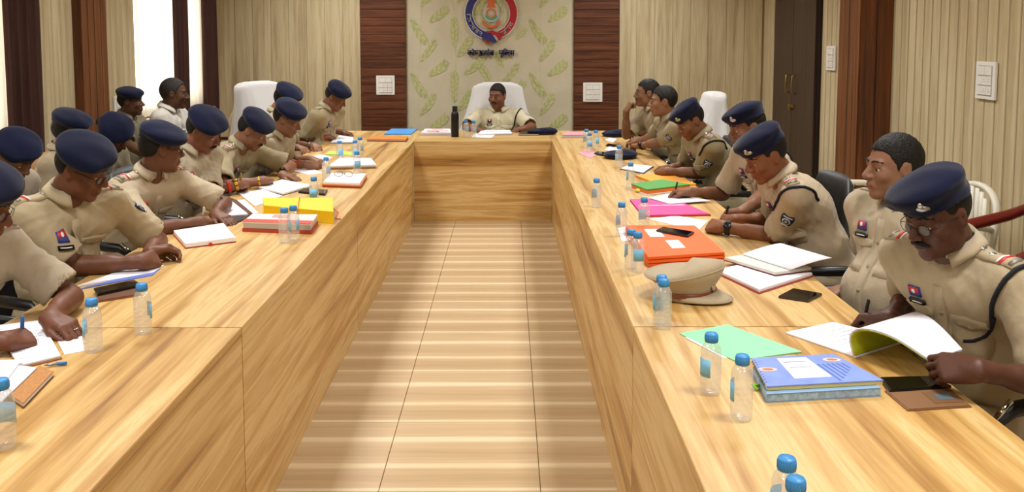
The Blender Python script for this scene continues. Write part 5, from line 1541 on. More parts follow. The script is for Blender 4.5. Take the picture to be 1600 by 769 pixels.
def spectacles(label, a, b, z):
    A, B = T(a[0], a[1], z), T(b[0], b[1], z); d = B - A; d.z = 0; w = d.length; t = thing('eyeglasses', label, 'glasses', A, math.atan2(d.y, d.x))
    mb = MB()
    for s in (.24, .76): mb.tube([(w * s + w * .22 * math.cos(x), .0, .02 + .018 * math.sin(x)) for x in [2 * math.pi * i / 16 for i in range(16)]], .0014, 6, True)
    mb.tube([(w * .46, 0, .024), (w * .54, 0, .024)], .0014, 6)
    for x in (0.02, w - .02): mb.tube([(x, 0, .024), (x, .12, .004), (x, .135, .002)], .0014, 6)
    f_ = mb.build('frame', M_WIRE, t, True)
    for s in (.24, .76): MB().sphere((w * s, 0, .02), (w * .21, .0008, .017), 14, 6).build('lens', M_LENS, t, True)
spectacles('thin framed reading glasses lying on white papers in the left row', (522, 276), (552, 277), TABLE_Z + .035)
t, q, h, off = bundle('paper_stack', 'tall fanned stack of white papers on folders in the left row', 'paper', [(514, 259), (531, 246), (580, 247), (588, 257)], [('folder', .010, C('folder_tan', '#b08a5a', .7), .96), ('grey_papers', .008, C('grey_pages2', '#b9b4ae', .85), .99), ('papers', .012, M_PAPER, 1.0)])
sheet('white sheet under the hand of the sixth left officer', [(458, 267), (482, 261), (504, 270), (482, 273)], th=.003, lines=4, seed=14, ink=M_GREYINK)
sheet('white sheet before the half hidden officer of the left row', [(482, 247), (500, 241), (520, 246), (496, 252)], th=.004, lines=3, seed=15)
sheet('lime green folder lying behind the white paper stack', [(508, 241), (514, 236), (556, 237), (554, 242)], th=.004, m=C('lime_folder', '#b6da5e', .5), name='paper_folder', cat='folder')
t, q, h, off = bundle('notebook', 'open notebook with dark cover under the hand at the far left end', 'notebook', [(516, 222), (530, 211), (552, 214), (554, 222)], [('cover', .004, C('book_dark', '#2c2f38', .5), 1.0), ('pages', .009, M_PAPER, .97)])
t, q, h, off = bundle('file_bundle', 'flat orange brown file pile at the corner of the head table', 'file', [(573, 217), (588, 213), (638, 213), (634, 218)], [('brown_folder', .010, C('file_brown', '#8f4a2a', .7), 1.0), ('papers', .006, PAGES, .98), ('orange_folder', .008, C('file_orange3', '#d9822f', .6), 1.0)])
sheet('bright blue folder lying on the head table', [(600, 209), (612, 201), (652, 201), (642, 209)], th=.012, m=C('folder_blue', '#4b9be0', .45), name='paper_folder', cat='folder')
t, q, h, off = bundle('gift_pile', 'pile of white covers with red flower print on the head table', 'papers', [(657, 207), (664, 201), (704, 201), (705, 207)], [('papers', .018, C('pile_lilac', '#cfc3cf', .8), 1.0), ('top_cover', .012, C('pile_white', '#ebe6ea', .6), .98)])
for k, (u, v) in enumerate(((.15, .4), (.3, .7), (.45, .3), (.75, .5))): strip(t, q, u, u + .12, v - .2, v + .2, h, C('flower_red', '#d5506a', .6), off, 'flower_print', .0008)
t, q, h, off = bundle('book', 'open book with white pages before the senior officer', 'book', [(746, 209), (752, 203), (797, 203), (801, 208)], [('cover', .003, C('book_dark', '#2c2f38', .5), 1.0), ('pages', .014, M_PAPER, .975)])
strip(t, q, .49, .51, 0, 1, h, C('gutter', '#8d8d93', .8), off, 'gutter', .0006)
sheet('loose white sheet lying half under the open book of the senior officer', [(736, 215), (742, 209), (775, 209), (768, 215)], th=.002)
t, q, h, off = bundle('notebook', 'black pocket diary on the head table beside the dark beret', 'notebook', [(810, 209), (816, 205), (845, 204), (842, 209)], [('cover', .004, M_BLACKP, 1.0), ('pages', .010, PAGES, .97), ('cover', .004, M_BLACKP, 1.0)])
def flat_beret(px, py, label, r=(.15, .12), rz=0.0):
    p = T(px, py); G = Grid((-.2, -.2, 0), (.2, .2, .12), .009)
    G.ell((0, 0, .028), (r[0], r[1], .028), None, .02); G.ell((r[0] * .35, 0, .04), (r[0] * .6, r[1] * .7, .026), None, .03); G.ell((0, .0, .02), (r[0] * .7, r[1] * .7, .02), None, .03)
    G.warp(lambda X, Y, Z: .004 * np.sin(X * 40 + 1) * np.sin(Y * 35))
    G.F = np.maximum(G.F, (.001 - G.ax[2])[None, None, :])
    V, Q = G.extract(); o = np_mesh('beret', V, Q, [M_NAVY]); o.location = p; o.rotation_euler = (0, 0, rz)
    t = tag(o, label, 'beret', 'berets lying on the tables')
    MB().tube([(r[0] * .98 * math.cos(a) * .9, r[1] * .98 * math.sin(a) * .9, .012) for a in [2 * math.pi * i / 24 for i in range(24)]], .006, 6, True).build('leather_band', M_BLACKP, o, True)
flat_beret(847, 210, 'folded dark navy beret on the head table beside the senior officer', (.15, .09))
t, q, h, off = bundle('folder_pile', 'pile of pink, green and white folders at the right end of the head table', 'folder', [(878, 211), (884, 206), (914, 206), (912, 211)], [('pink_folder', .010, C('folder_pink', '#e59aa8', .6), 1.0), ('white_papers', .006, M_PAPER, .98), ('green_folder', .008, C('folder_green', '#79b894', .6), .99), ('pink_folder', .006, C('folder_pink', '#e59aa8', .6), .97)])
flat_beret(961, 213, 'dark navy beret lying before the officer resting chin on hand', (.13, .12))
flat_beret(969, 247, 'dark navy beret lying before the bareheaded officer with a watch', (.14, .13), .4)
sheet('pale pink folder lying on the far right table by the bottles', [(903, 239), (915, 235), (936, 240), (922, 247)], th=.003, m=C('folder_pink', '#e59aa8', .6), name='paper_folder', cat='folder')
phone('black phone on the pale pink folder of the right table', [(928, 239), (933, 236), (956, 239), (950, 243)], z=TABLE_Z + .005)
sheet('small white slip beside the bareheaded officer of the right row', [(944, 234), (952, 229), (966, 231), (960, 238)], th=.004)
sheet('small white slip before the officer resting chin on hand', [(945, 219), (952, 215), (964, 217), (958, 222)], th=.004)
phone('small dark phone between the two berets of the right table', [(946, 227), (950, 224), (964, 226), (960, 229)])
t, q, h, off = bundle('clipboard', 'white notes on a black clipboard under the hands behind the green file', 'clipboard', [(968, 263), (984, 256), (1022, 259), (1006, 270)], [('board', .004, M_BLACKP, 1.0), ('papers', .006, M_PAPER, .92)])
script_lines(t, inset(q, .85), h, off, 5, M_INK, 18)
sheet('orange envelope lying behind the green file', [(993, 274), (1044, 271), (1088, 287), (1040, 292)], th=.012, m=C('envelope_orange', '#f0a02c', .6), name='envelope', cat='envelope')
t, q, h, off = bundle('file_bundle', 'green topped file pile with orange folders beneath', 'file', [(986, 287), (1034, 280), (1079, 288), (1011, 296)], [('white_papers', .006, M_PAPER, 1.04), ('orange_folder', .022, C('file_orange4', '#e8752c', .6), .98), ('green_folder', .008, C('file_green', '#4d9a3e', .55), 1.0)])
p = lerp2(q, -.02, .5); MB().sphere((p.x - off.x, p.y - off.y, .012), (.02, .02, .011), 10, 6).build('yellow_tag', C('tag_yellow', '#f1cf3a', .6), t, True)
t, q, h, off = bundle('folder', 'magenta folder with a red tassel on the right table', 'folder', [(984, 311), (1052, 310), (1109, 334), (1004, 336)], [('back_cover', .003, C('folder_magenta', '#cf3f8c', .5), 1.0), ('papers', .004, M_PAPER, .97), ('front_cover', .003, C('folder_magenta', '#cf3f8c', .5), 1.0)])
strip(t, q, .08, .92, .42, .47, h, C('folder_pale', '#e8b6cf', .5), off, 'white_crease', .0006)
strip(t, q, -.03, 1.0, .97, 1.03, TABLE_Z + .001, C('red_edge', '#b3252f', .6), off, 'red_edge', .007)
sheet('white writing sheet lying on the magenta folder under the pen', [(1013, 309), (1042, 303), (1111, 313), (1046, 318)], z=TABLE_Z + .011, th=.004, lines=6, seed=21)
sheet('white sheet before the watch wearer beside the orange files', [(1014, 342), (1056, 337), (1106, 345), (1090, 361)], th=.003, lines=6, seed=22, ink=M_GREYINK)
sheet('white papers peeking out under the orange file pile', [(965, 357), (985, 352), (1000, 372), (972, 378)], th=.004)
OR = C('file_orange', '#ef6420', .55)
t, q, h, off = bundle('file_bundle', 'large pile of three orange cloth files on the right table', 'file', [(977, 352), (1086, 352), (1133, 394), (1013, 402)], [('orange_file', .012, OR, 1.0), ('seam', .003, C('file_orange_dark', '#b4430f', .7), .985), ('orange_file', .012, OR, 1.0), ('seam', .003, MATS['file_orange_dark'], .985), ('orange_file', .012, OR, .995)])
strip(t, q, .22, .42, .15, .42, h, C('sticker_white', '#ddd9e0', .7), off, 'sticker', .001); strip(t, q, .38, .56, .55, .80, h, MATS['sticker_white'], off, 'sticker', .001)
phone('dark phone lying on top of the orange file pile', [(1025, 359), (1035, 354), (1085, 362), (1075, 368)], z=TABLE_Z + .044, body='#2b2a2d')
# peaked cap
pc = T(1072, 462); t = thing('peaked_cap', 'khaki peaked cap with brown leather strap on the right table', 'cap', pc, math.radians(-38))
M_CAPK = cloth_mat('b59f7c', 'cap')
n = 40; rows = [(.090, .112, .004, 0), (.091, .113, .045, 0), (.112, .135, .066, .3), (.128, .152, .083, .7), (.124, .148, .092, 1.0), (.085, .105, .096, 1.0), (.03, .04, .094, 1.0)]
vs = []; fs = []
for rx, ry, z, k in rows:
    for i in range(n):
        a = 2 * math.pi * i / n; fr = math.cos(a)                   # +x is the front
        vs.append((rx * math.cos(a) * 1.12 - .01 * k, ry * math.sin(a), z + .052 * k * max(0, fr) ** 1.2 - .010 * k * max(0, -fr)))
for j in range(len(rows) - 1):
    for i in range(n): i2 = (i + 1) % n; fs.append((j * n + i, j * n + i2, (j + 1) * n + i2, (j + 1) * n + i))
fs.append(tuple(range((len(rows) - 1) * n, len(rows) * n))); fs.append(tuple(reversed(range(n))))
mk('crown', vs, fs, M_CAPK, t, True)
pts_ = []
MB().tube([(.127 * 1.12 * math.cos(a) - .008, .151 * math.sin(a), .083 + .0365 * max(0, math.cos(a)) ** 1.2 - .007 * max(0, -math.cos(a))) for a in [2 * math.pi * i / 36 for i in range(36)]], .0035, 6, True).build('crown_piping', M_CAPK, t, True)
vs = []; fs = []; m_ = 18
for i in range(m_ + 1):
    a = math.radians(-72 + 144 * i / m_); k = math.cos(a * 1.2)
    for r_, dz in ((0, .012), (.5, .006), (1, -.004)):
        vs.append(((.091 + .068 * r_ * max(0, k)) * 1.12 * math.cos(a), (.113 + .02 * r_ * max(0, k)) * math.sin(a), max(.002, .014 + dz - .004 * abs(math.sin(a)))))
for i in range(m_):
    for j in range(2): a = i * 3 + j; fs.append((a, a + 3, a + 4, a + 1))
o = mk('visor', vs, fs, M_CAPK, t, True); md = o.modifiers.new('thickness', 'SOLIDIFY'); md.thickness = .004
st = MB()
for dz in (-.005, 0, .005): st.tube([(.0935 * 1.12 * math.cos(a), .1155 * math.sin(a), .026 + dz) for a in [math.radians(-95 + 190 * i / 24) for i in range(25)]], .004, 6)
so_ = st.build('chin_strap', C('strap_leather', '#7a3a1f', .35), t, True)
for s in (-1, 1): MB().sphere((.0945 * 1.12 * math.cos(s * 1.66), .1175 * math.sin(s * 1.66), .026), .009, 12, 8).build('strap_button', M_BRASS, so_, True)
MB().sphere((.108, 0, .055), (.006, .016, .02), 12, 8).build('cap_badge', M_SILVER, t, True)
# papers in a red folder, open notebook on it
t, q, h, off = bundle('folder', 'open red folder of white printed papers on the right table', 'folder', [(1118, 421), (1176, 408), (1272, 426), (1186, 453)], [('cover', .004, C('folder_red', '#a63a34', .5), 1.02), ('papers', .012, M_PAPER, .97)])
script_lines(t, inset(q, .9), h, off, 12, M_GREYINK, 30)
t, q, h, off = bundle('notebook', 'open notebook with a lifted page on the red folder', 'notebook', [(1131, 402), (1183, 394), (1270, 418), (1212, 426)], [('cover', .003, C('note_cover', '#7c2f30', .5), 1.0), ('pages', .012, PAGES, .975)], z=TABLE_Z + .017)
strip(t, q, .56, .94, .1, .9, h, C('photo_print', '#a9a3ae', .6), off, 'printed_page', .0008)
a, b = lerp2(q, .5, .02), lerp2(q, .38, 1.0); vs = []; fs = []
for i in range(11):
    k = i / 10; dx = .16 * k; dz = .002 + .055 * math.sin(k * 1.15) ** 1.0
    for e in (a, b): vs.append((e.x - off.x + dx, e.y - off.y - .01 * k, h - off.z + dz))
fs = [(2 * i, 2 * i + 2, 2 * i + 3, 2 * i + 1) for i in range(10)]
o = mk('lifted_page', vs, fs, M_PAPER, t, True); md = o.modifiers.new('thickness', 'SOLIDIFY'); md.thickness = .001
phone('dark phone lying alone before the bareheaded officer sitting back', [(1216, 462), (1239, 450), (1285, 458), (1263, 469)], th=.010, body='#3a3024')
sheet('light green sheet lying across the seam of the right table', [(1062, 521), (1137, 507), (1253, 550), (1147, 563)], th=.003, m=C('green_paper', '#8fe3a8', .6), name='paper_folder', cat='folder', seed=33)
sheet('white sheet stack under the green sheet corner', [(1070, 528), (1120, 520), (1150, 556), (1132, 560)], th=.001)
# blue notebooks
BK = [(1174, 559), (1303, 553), (1381, 594), (1198, 604)]
t, q, h, off = bundle('notebook', 'pale blue patterned notebook at the bottom of the blue pair', 'notebook', [(1176, 573), (1301, 567), (1378, 606), (1198, 616)], [('back_cover', .002, C('nb_blue2', '#86aacb', .5), 1.0), ('pages', .020, C('nb_patterned_edge', '#9db9d2', .7, var=.25, vscale=90), .99), ('front_cover', .002, MATS['nb_blue2'], 1.0)])
p = lerp2(q, .0, .5); MB().tube([(p.x - off.x, p.y - off.y, .008), (p.x - off.x - .02, p.y - off.y - .005, .012), (p.x - off.x - .01, p.y - off.y - .02, .003)], .004, 6).build('green_string', C('tag_green', '#7fc234', .6), t, True)
t, q, h, off = bundle('notebook', 'blue notebook with white title panel on top of the pair', 'notebook', BK, [('yellow_pages', .010, C('nb_yellow', '#d7c67c', .7), .99), ('cover', .003, C('nb_blue', '#7c93d6', .4, var=.12, vscale=20), 1.0)], z=TABLE_Z + .0245)
strip(t, q, .28, .62, .08, .80, h, C('nb_title', '#e4dfe6', .6), off, 'title_panel', .0006)
strip(t, q, .31, .56, .22, .25, h + .0006, M_GREYINK, off, 'title_print', .0004); strip(t, q, .33, .55, .42, .44, h + .0006, M_GREYINK, off, 'title_print', .0004)
for u, v in ((.10, .45), (.86, .22)):
    c_ = lerp2(q, u, v); pts_ = [c_ + Vector((.026 * math.cos(x), .013 * math.sin(x), 0)) for x in [2 * math.pi * i / 16 for i in range(16)]]
    slab('logo_oval', pts_, h, h + .0008, C('logo_peach', '#e6c3ae', .6), t, off); slab('logo_print', [c_ + (p - c_) * .6 for p in pts_], h + .0008, h + .0012, C('logo_red', '#c9694a', .6), t, off)
for k in range(6): strip(t, q, .64 + .05 * k, .66 + .05 * k, .35, .95 - .08 * k, h, C('nb_stripe', '#4f66b4', .5), off, 'cover_stripe', .0004)
for k in range(10):
    a = lerp2(q, .0, .1 + .085 * k); MB().tube([(a.x - off.x + .006, a.y - off.y, h - off.z + .001), (a.x - off.x - .003, a.y - off.y, h - off.z - .005), (a.x - off.x + .006, a.y - off.y, h - off.z - .012)], .0012, 5).build('wire_loop', M_WIRE, t, True)
# phone with wallet
t, q, h, off = bundle('phone_wallet', 'open brown leather phone wallet at the front right officer', 'wallet', [(1382, 609), (1484, 606), (1519, 634), (1418, 640)], [('flap', .004, C('wallet_brown2', '#8a6038', .6), 1.0), ('lining', .0015, C('wallet_lining2', '#7a5330', .7), .96)])
strip(t, q, .5, .95, .2, .8, h, C('wallet_pocket', '#6d4a2b', .7), off, 'card_pocket', .001); strip(t, q, .62, .86, .35, .65, h + .001, C('wallet_card', '#59656b', .4), off, 'card', .0006)
phone('black phone lying above the open brown wallet at front right', [(1375, 589), (1453, 587), (1481, 604), (1390, 610)], th=.011)
# papers of the front right officer
t, q, h, off = bundle('paper_stack', 'white printed papers lying open before the front right officer', 'paper', [(1227, 519), (1301, 503), (1420, 531), (1337, 557)], [('papers', .006, M_PAPER, 1.0)])
script_lines(t, inset(q, .9), h, off, 8, M_GREYINK, 40)
a0 = T(1420, 528, .758); b0 = T(1336, 556, .758)
c0 = T(1503, 549, .835); c1 = T(1452, 566, .815)
tp = thing('turned_pages', 'turned over pages with lime green underside curling at the left hand', 'paper', (a0.x, a0.y, TABLE_Z))
off = Vector((a0.x, a0.y, TABLE_Z)); LIME = C('lime_page', '#b5bf1e', .5)
rowsA = []; K = 16
for i in range(K + 1):
    k = i / K
    # a loose roll: rises from the spine, leans back over it, then reaches to the hand
    def along(s, e):
        d = e - s; d.z = 0; bulge = -.055 * math.sin(math.pi * min(1, k * 1.5)) * (1 - k)
        z = s.z + .062 * math.sin(math.pi * k ** .85) + (e.z - s.z) * k
        return Vector((s.x + d.x * (k ** 1.5) + d.normalized().x * bulge, s.y + d.y * (k ** 1.5) + d.normalized().y * bulge, z))
    rowsA.append((along(a0, c0), along(b0, c1)))
wd = (rowsA[0][1] - rowsA[0][0]).normalized(); nrm_ = []
for i in range(K + 1):
    tg = (rowsA[min(K, i + 1)][0] - rowsA[max(0, i - 1)][0]).normalized(); n1 = tg.cross(wd).normalized()
    ci = (rowsA[0][0] + rowsA[K][0]) / 2 - Vector((0, 0, .01))
    nrm_.append(n1 if n1.dot(rowsA[i][0] - ci) > 0 else -n1)
for nm, dz, m in (('green_underside', 0, LIME), ('white_page', .003, M_PAPER), ('white_page', .006, M_PAPER)):
    vs = []; fs = []
    for i, (p_, q_) in enumerate(rowsA):
        for s in range(6): x = p_.lerp(q_, s / 5) + nrm_[i] * dz; vs.append((x.x - off.x, x.y - off.y, x.z - off.z))
    for i in range(K):
        for s in range(5): a = i * 6 + s; fs.append((a, a + 6, a + 7, a + 1))
    o = mk(nm, vs, fs, m, tp, True); md = o.modifiers.new('thickness', 'SOLIDIFY'); md.thickness = .0014; md.offset = 0
# pens in hands
def held_pen(info, sd, label, m, cap=None, up=.13, lean=(0, 0, 1)):
    P_, tips = info['grips'][sd]; tip = tips[0]; a = Vector((tip.x, tip.y, TABLE_Z + .012)); th = tips[4]; g = (tips[0] + tips[4] + tips[1]) / 3
    d = (P_(0.0, .05, .04) - g).normalized() * .6 + Vector(lean) * .6; d = d.normalized()
    z0 = (g.z - TABLE_Z - .012) / max(.2, d.z); A = g - d * min(.06, max(.02, z0))
    pen(A, A + d * (up + .02), label, m, cap)
PB, PS, PBR = C('pen_black', '#15151a', .3), C('pen_blue', '#2f6fb5', .4), mat('pen_brass', '#b99a55', rough=.3, metal=.7)
held_pen(R1, 1, 'dark pen held by the front right officer', PB); held_pen(R3, 1, 'dark pen held by the officer with the black wristwatch', PB); held_pen(R4, 1, 'black pen held upright over the white writing sheet', PB, PB)
held_pen(L1, 1, 'blue pen held by the officer cut off at left', PS, PS); held_pen(L3, 1, 'pale pen held by the officer looking away', C('pen_pale', '#d8d2c6', .3)); held_pen(L4, 1, 'brass coloured pen held by the officer with the red wrist thread', PBR)
held_pen(L5, 1, 'dark pen held by the officer with the gold bracelet', PB); held_pen(L8, 1, 'dark pen held by the officer at the far left end', PB)
pc_ = [D(146, 266, 5.6), D(168, 254, 5.9)]
t_ = Vector(B3['arms'][1][1]) * .5 + Vector(B3['arms'][-1][1]) * .5 + Vector((.13, 0, .02))
o = mk('paper_sheet', [(-.07, -.11, -.03), (.09, -.11, .06), (.09, .11, .06), (-.07, .11, -.03)], [(0, 1, 2, 3)], M_PAPER, None, False, t_); md = o.modifiers.new('thickness', 'SOLIDIFY'); md.thickness = .001
tag(o, 'white sheet held by the officer with the hair bun reading in the window row', 'paper')
# ------------------------------------------------------------------ emblem and lettering on the wallpaper
EY = WB - .030
EC = D(767.5, 21, EY); U = (D(777.5, 21, EY).x - EC.x) / 10      # metres per photo pixel on the wall
M_ENAVY = mat('emblem_blue', '#2a2f70', rough=.45); M_ERED = mat('emblem_red', '#a51f28', rough=.45); M_EWHITE = mat('emblem_white', '#d9d6d6', rough=.5); M_EORANGE = mat('emblem_orange', '#d06a3c', rough=.5)
M_EGREEN = mat('emblem_green', '#4f9a7a', rough=.5); M_EGOLD = mat('emblem_gold', '#9c8a4a', rough=.5); M_EPINK = mat('emblem_pink', '#dba79a', rough=.5); M_ESKY = mat('emblem_sky', '#a9c3cf', rough=.5)
def poly2(parent, name, pts, m, depth=.012, lift=0.0):
    """flat plate in the wall plane; pts in photo pixels relative to the emblem centre (y up)"""
    mb = MB(); n = len(pts)
    vs = [(x * U, -lift, y * U) for x, y in pts] + [(x * U, -lift - depth, y * U) for x, y in pts]
    mb.add(vs, [tuple(range(n)), tuple(reversed(range(n, 2 * n)))] + [(i, n + i, n + (i + 1) % n, (i + 1) % n) for i in range(n)])
    o = mb.build(name, m, parent)
    bm = bmesh.new(); bm.from_mesh(o.data); bmesh.ops.recalc_face_normals(bm, faces=bm.faces[:]); bmesh.ops.triangulate(bm, faces=[f for f in bm.faces if len(f.verts) > 4]); bm.to_mesh(o.data); bm.free()
    return o
def arc(r, a0, a1, n=24): return [(r * math.cos(math.radians(a0 + (a1 - a0) * i / n)), r * math.sin(math.radians(a0 + (a1 - a0) * i / n))) for i in range(n + 1)]
em = thing('police_emblem', 'round blue and red handshake emblem mounted on the wallpaper', 'emblem', EC)
for nm, m, a0, a1 in (('blue_arm', M_ENAVY, 90, 253), ('red_arm', M_ERED, 90, -68)):
    poly2(em, nm, arc(40.5, a0, a1) + arc(29.5, a1, a0), m, .014)
    poly2(em, nm + '_edge', arc(41.6, a0, a1) + arc(40.4, a1, a0), M_EWHITE, .012); poly2(em, nm + '_edge', arc(29.6, a0, a1) + arc(28.6, a1, a0), M_EWHITE, .012)
# clasped hands at the foot of the ring
poly2(em, 'blue_hand', [(-14, -29), (-3, -27.5), (3, -30), (10, -40), (9, -43), (5, -46.5), (2, -45), (-6, -40), (-14, -41)], M_ENAVY, .020)
poly2(em, 'red_hand', [(-2, -27), (2, -26), (8, -29), (13, -30.5), (17, -36.5), (12, -41.5), (8, -40), (3, -34), (-1, -30), (-6, -31), (-7, -29.5)], M_ERED, .026)
for k in range(4): poly2(em, 'red_finger', [(-12 + 3.4 * k, -40.5 - 1.7 * k), (-9.6 + 3.4 * k, -39.4 - 1.5 * k), (-12.2 + 3.4 * k, -44.2 - 1.5 * k), (-14.2 + 3.4 * k, -43.2 - 1.5 * k)], M_ERED, .024)
for k in range(2): poly2(em, 'finger_line', [(3 + 2.6 * k, -34 - .6 * k), (3.7 + 2.6 * k, -33.6 - .6 * k), (9.6 + 1.2 * k, -42.5 + 1.6 * k), (8.9 + 1.2 * k, -43 + 1.6 * k)], M_EWHITE, .029)
# crest in the middle
poly2(em, 'crest_ground', [(13 * math.cos(a), 2 + 15.5 * math.sin(a)) for a in [2 * math.pi * i / 28 for i in range(28)]], M_ESKY, .006)
poly2(em, 'crest_halo', [(11 * math.cos(a), 3.5 + 12 * math.sin(a)) for a in [2 * math.pi * i / 28 for i in range(28)]], M_EPINK, .009)
poly2(em, 'crest_green', arc(10.5, 200, 340, 14) + arc(6, 340, 200, 14), M_EGREEN, .012)
poly2(em, 'crest_gear', [((8.6 if i % 2 else 7.3) * math.cos(math.pi * i / 20), (8.6 if i % 2 else 7.3) * math.sin(math.pi * i / 20)) for i in range(40)], M_EGOLD, .013)
poly2(em, 'crest_disc', arc(5.4, 0, 343, 20), M_EPINK, .0155); poly2(em, 'crest_hub', arc(2.2, 0, 340, 14), M_ESKY, .018)
for i in range(12):
    a = math.pi * i / 6; poly2(em, 'gear_spoke', [(2.4 * math.cos(a - .08), 2.4 * math.sin(a - .08)), (5 * math.cos(a - .06), 5 * math.sin(a - .06)), (5 * math.cos(a + .06), 5 * math.sin(a + .06)), (2.4 * math.cos(a + .08), 2.4 * math.sin(a + .08))], M_EGOLD, .017)
poly2(em, 'crest_ribbon', [(-15, -11), (-12.5, -10.5), (-11, -15), (0, -20), (10, -16), (11.5, -11), (14.5, -11.5), (13.5, -18), (7, -20.5), (0, -23.5), (-8, -20.5), (-14, -16.5)], M_EORANGE, .012)
poly2(em, 'crest_plinth', [(-7, 9), (7, 9), (5, 14), (-5, 14)], M_EORANGE, .012)
poly2(em, 'crest_lions', [(-5, 14), (5, 14), (6, 18), (4, 24), (0, 26), (-4, 24), (-6, 18)], M_EORANGE, .014)
# stroke letters (headline at 1, foot at 0)
def cir(cx, cy, rx, ry, a0=0, a1=360, n=10): return [(cx + rx * math.cos(math.radians(a0 + (a1 - a0) * i / n)), cy + ry * math.sin(math.radians(a0 + (a1 - a0) * i / n))) for i in range(n + 1)]
STEM = lambda x: [(x, 1), (x, 0)]
GL = {   # glyph: (width, strokes)
    'ka': (.95, [STEM(.46), cir(.25, .50, .21, .19), [(.46, .62), (.66, .70), (.82, .58), (.84, .38), (.74, .24)]]),
    'o': (.28, [STEM(.12), [(.12, 1), (.04, 1.22), (-.18, 1.38)]]),
    'N': (.52, [[(.10, 1), (.10, .55), (.18, .40), (.30, .40), (.40, .55), (.40, 1)]]),
    'Da': (.72, [[(.36, 1), (.36, .82), (.58, .76), (.60, .58), (.36, .52), (.62, .40), (.64, .14), (.40, .02), (.18, .14)]]),
    'aa': (.28, [STEM(.14)]),
    'ga': (.66, [[(.22, 1), (.22, .40), (.12, .34), (.08, .46)], STEM(.54)]),
    'am': (.30, [STEM(.14), cir(.14, 1.30, .06, .06, n=6)]),
    'va': (.72, [STEM(.60), cir(.34, .46, .25, .20)]),
    'pa': (.72, [[(.12, 1), (.12, .62), (.22, .42), (.42, .40), (.60, .52)], STEM(.60)]),
    'u': (0, [[(-.16, -.02), (-.34, -.14), (-.30, -.30), (-.10, -.34)]]),
    'i': (.26, [STEM(.12), [(.12, 1), (.14, 1.24), (.36, 1.40), (.62, 1.26), (.72, 1.0)]]),
    'la': (.90, [[(.78, .60), (.62, .70), (.50, .60), (.46, .36)], [(.47, .52), (.36, .70), (.18, .66), (.08, .46), (.14, .28), (.26, .28), (.30, .40)], STEM(.78)]),
    'sa': (.82, [[(.14, 1), (.32, .84), (.14, .60), (.40, .16)], [(.20, .54), (.68, .54)], STEM(.68)]),
    'sh': (.60, [[(.12, .86), (.30, .92), (.36, .72), (.14, .56), (.40, .20)], [(.22, .52), (.50, .56)]]),
    'na': (.66, [[(.14, .44), (.22, .52), (.54, .50)], STEM(.54)]),
    'ii': (.30, [STEM(.12), [(.12, 1), (.08, 1.26), (-.14, 1.38), (-.34, 1.22), (-.40, 1)]]),
    'ya': (.74, [[(.10, .98), (.30, .82), (.16, .60), (.34, .40), (.62, .52)], STEM(.62)]),
}
def word(parent, name, glyphs, m, place, thick, depth=.006, head=True):
    """lay stroke letters with place(x, y) -> metres in the emblem plane"""
    mb = MB(); x = 0.0
    def stroke(pl):
        dense = []
        for a, b in zip(pl, pl[1:]):
            for k in range(3): dense.append((a[0] + (b[0] - a[0]) * k / 3, a[1] + (b[1] - a[1]) * k / 3))
        dense.append(pl[-1])
        P_ = [Vector(place(*p)) for p in dense]
        for a, b in zip(P_, P_[1:]):
            d = b - a
            if d.length < 1e-6: continue
            n_ = Vector((-d.z, 0, d.x)).normalized() * thick / 2; e = d.normalized() * thick * .3; f = Vector((0, -depth, 0))
            q = [a - e + n_, b + e + n_, b + e - n_, a - e - n_]
            mb.add(q + [p + f for p in q], [(4, 5, 6, 7), (0, 1, 5, 4), (1, 2, 6, 5), (2, 3, 7, 6), (3, 0, 4, 7)])
    tot = 0
    for g in glyphs:
        w_, st = GL[g]
        for pl in st: stroke([(x + a, b) for a, b in pl])
        x += w_
    if head: stroke([(0, 1), (x * .25, 1), (x * .5, 1), (x * .75, 1), (x, 1)])
    return mb.build(name, m, parent), x
def width(gl): return sum(GL[g][0] for g in gl)
W_A = ['i', 'va', 'sh', 'va', 'sa', 'na', 'ii', 'ya']; W_B = ['pa', 'u', 'i', 'la', 'sa']; W_C = ['ka', 'o', 'N', 'Da', 'aa', 'ga', 'am', 'va']
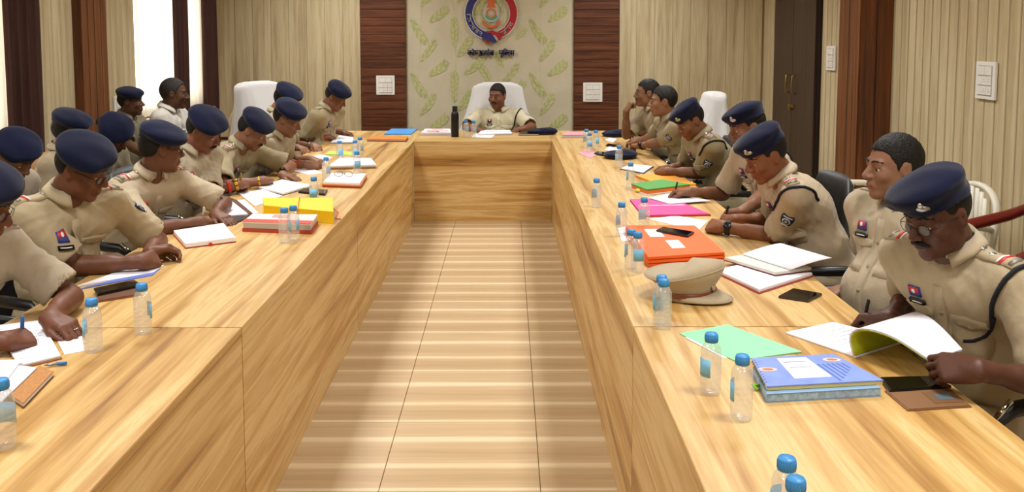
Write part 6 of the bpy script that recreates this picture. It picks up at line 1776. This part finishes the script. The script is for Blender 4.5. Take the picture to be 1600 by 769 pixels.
def ringplace(gl, a0, a1, r_foot, size):
    wd = width(gl)
    def pl(x, y):
        a = math.radians(a0 + (a1 - a0) * x / wd); r_ = r_foot - y * size
        return (r_ * math.cos(a) * U, -.0145, r_ * math.sin(a) * U)
    return pl
word(em, 'motto_lettering', W_A, M_EWHITE, ringplace(W_A, 181, 246, 38.0, 5.2), .75 * U, .004)
word(em, 'motto_lettering', W_B, M_EWHITE, ringplace(W_B, 296, 336, 38.0, 5.2), .75 * U, .004)
# the two words below
EL = D(767, 87, EY); sg = thing('wall_lettering', 'dark blue raised Hindi lettering below the round emblem', 'lettering', EL)
def flatplace(gl, x0, x1, size):
    wd = width(gl)
    return lambda x, y: ((x0 + (x1 - x0) * x / wd) * U, 0.0, y * size * U)
word(sg, 'word', W_C, M_ENAVY, flatplace(W_C, -36.5, 4.5, 7.6), 1.45 * U, .018)
word(sg, 'word', W_B, M_ENAVY, flatplace(W_B, 12.5, 37, 7.6), 1.45 * U, .018)
for x in (-30, -10, 20, 32): MB().box((x * U, .006, 5 * U), (.008, .013, .008)).build('standoff', M_ENAVY, sg)
for x, y in ((-35, 0), (35, 0), (0, -40), (0, 38)): MB().box((x * U, .006, y * U), (.02, .013, .02)).build('standoff', M_ENAVY, em)
# initials on the tunic of the senior officer
fc = bpy.data.curves.new('initials', 'FONT'); fc.body = 'M.B.'; fc.size = .030; fc.extrude = .001; fc.align_x = 'CENTER'
fo = bpy.data.objects.new('initials_tmp', fc); COL.objects.link(fo)
me = bpy.data.meshes.new_from_object(fo); bpy.data.objects.remove(fo)
sk = CH['sk']; f, r, u = CH['f'], CH['r'], CH['u']
hh, n_ = sk.hit(CH['Pel'] + u * .39 - r * .09 + f * .3, -f, .6)
if hh is not None:
    M = Matrix((-r * -1 if False else r, u, f)).transposed(); M = M.to_4x4(); M.translation = hh + f * .006 - CH['base']
    me.transform(M); me.materials.append(M_BLACKP); o = bpy.data.objects.new('initials', me); COL.objects.link(o); o.parent = CH['shirt']
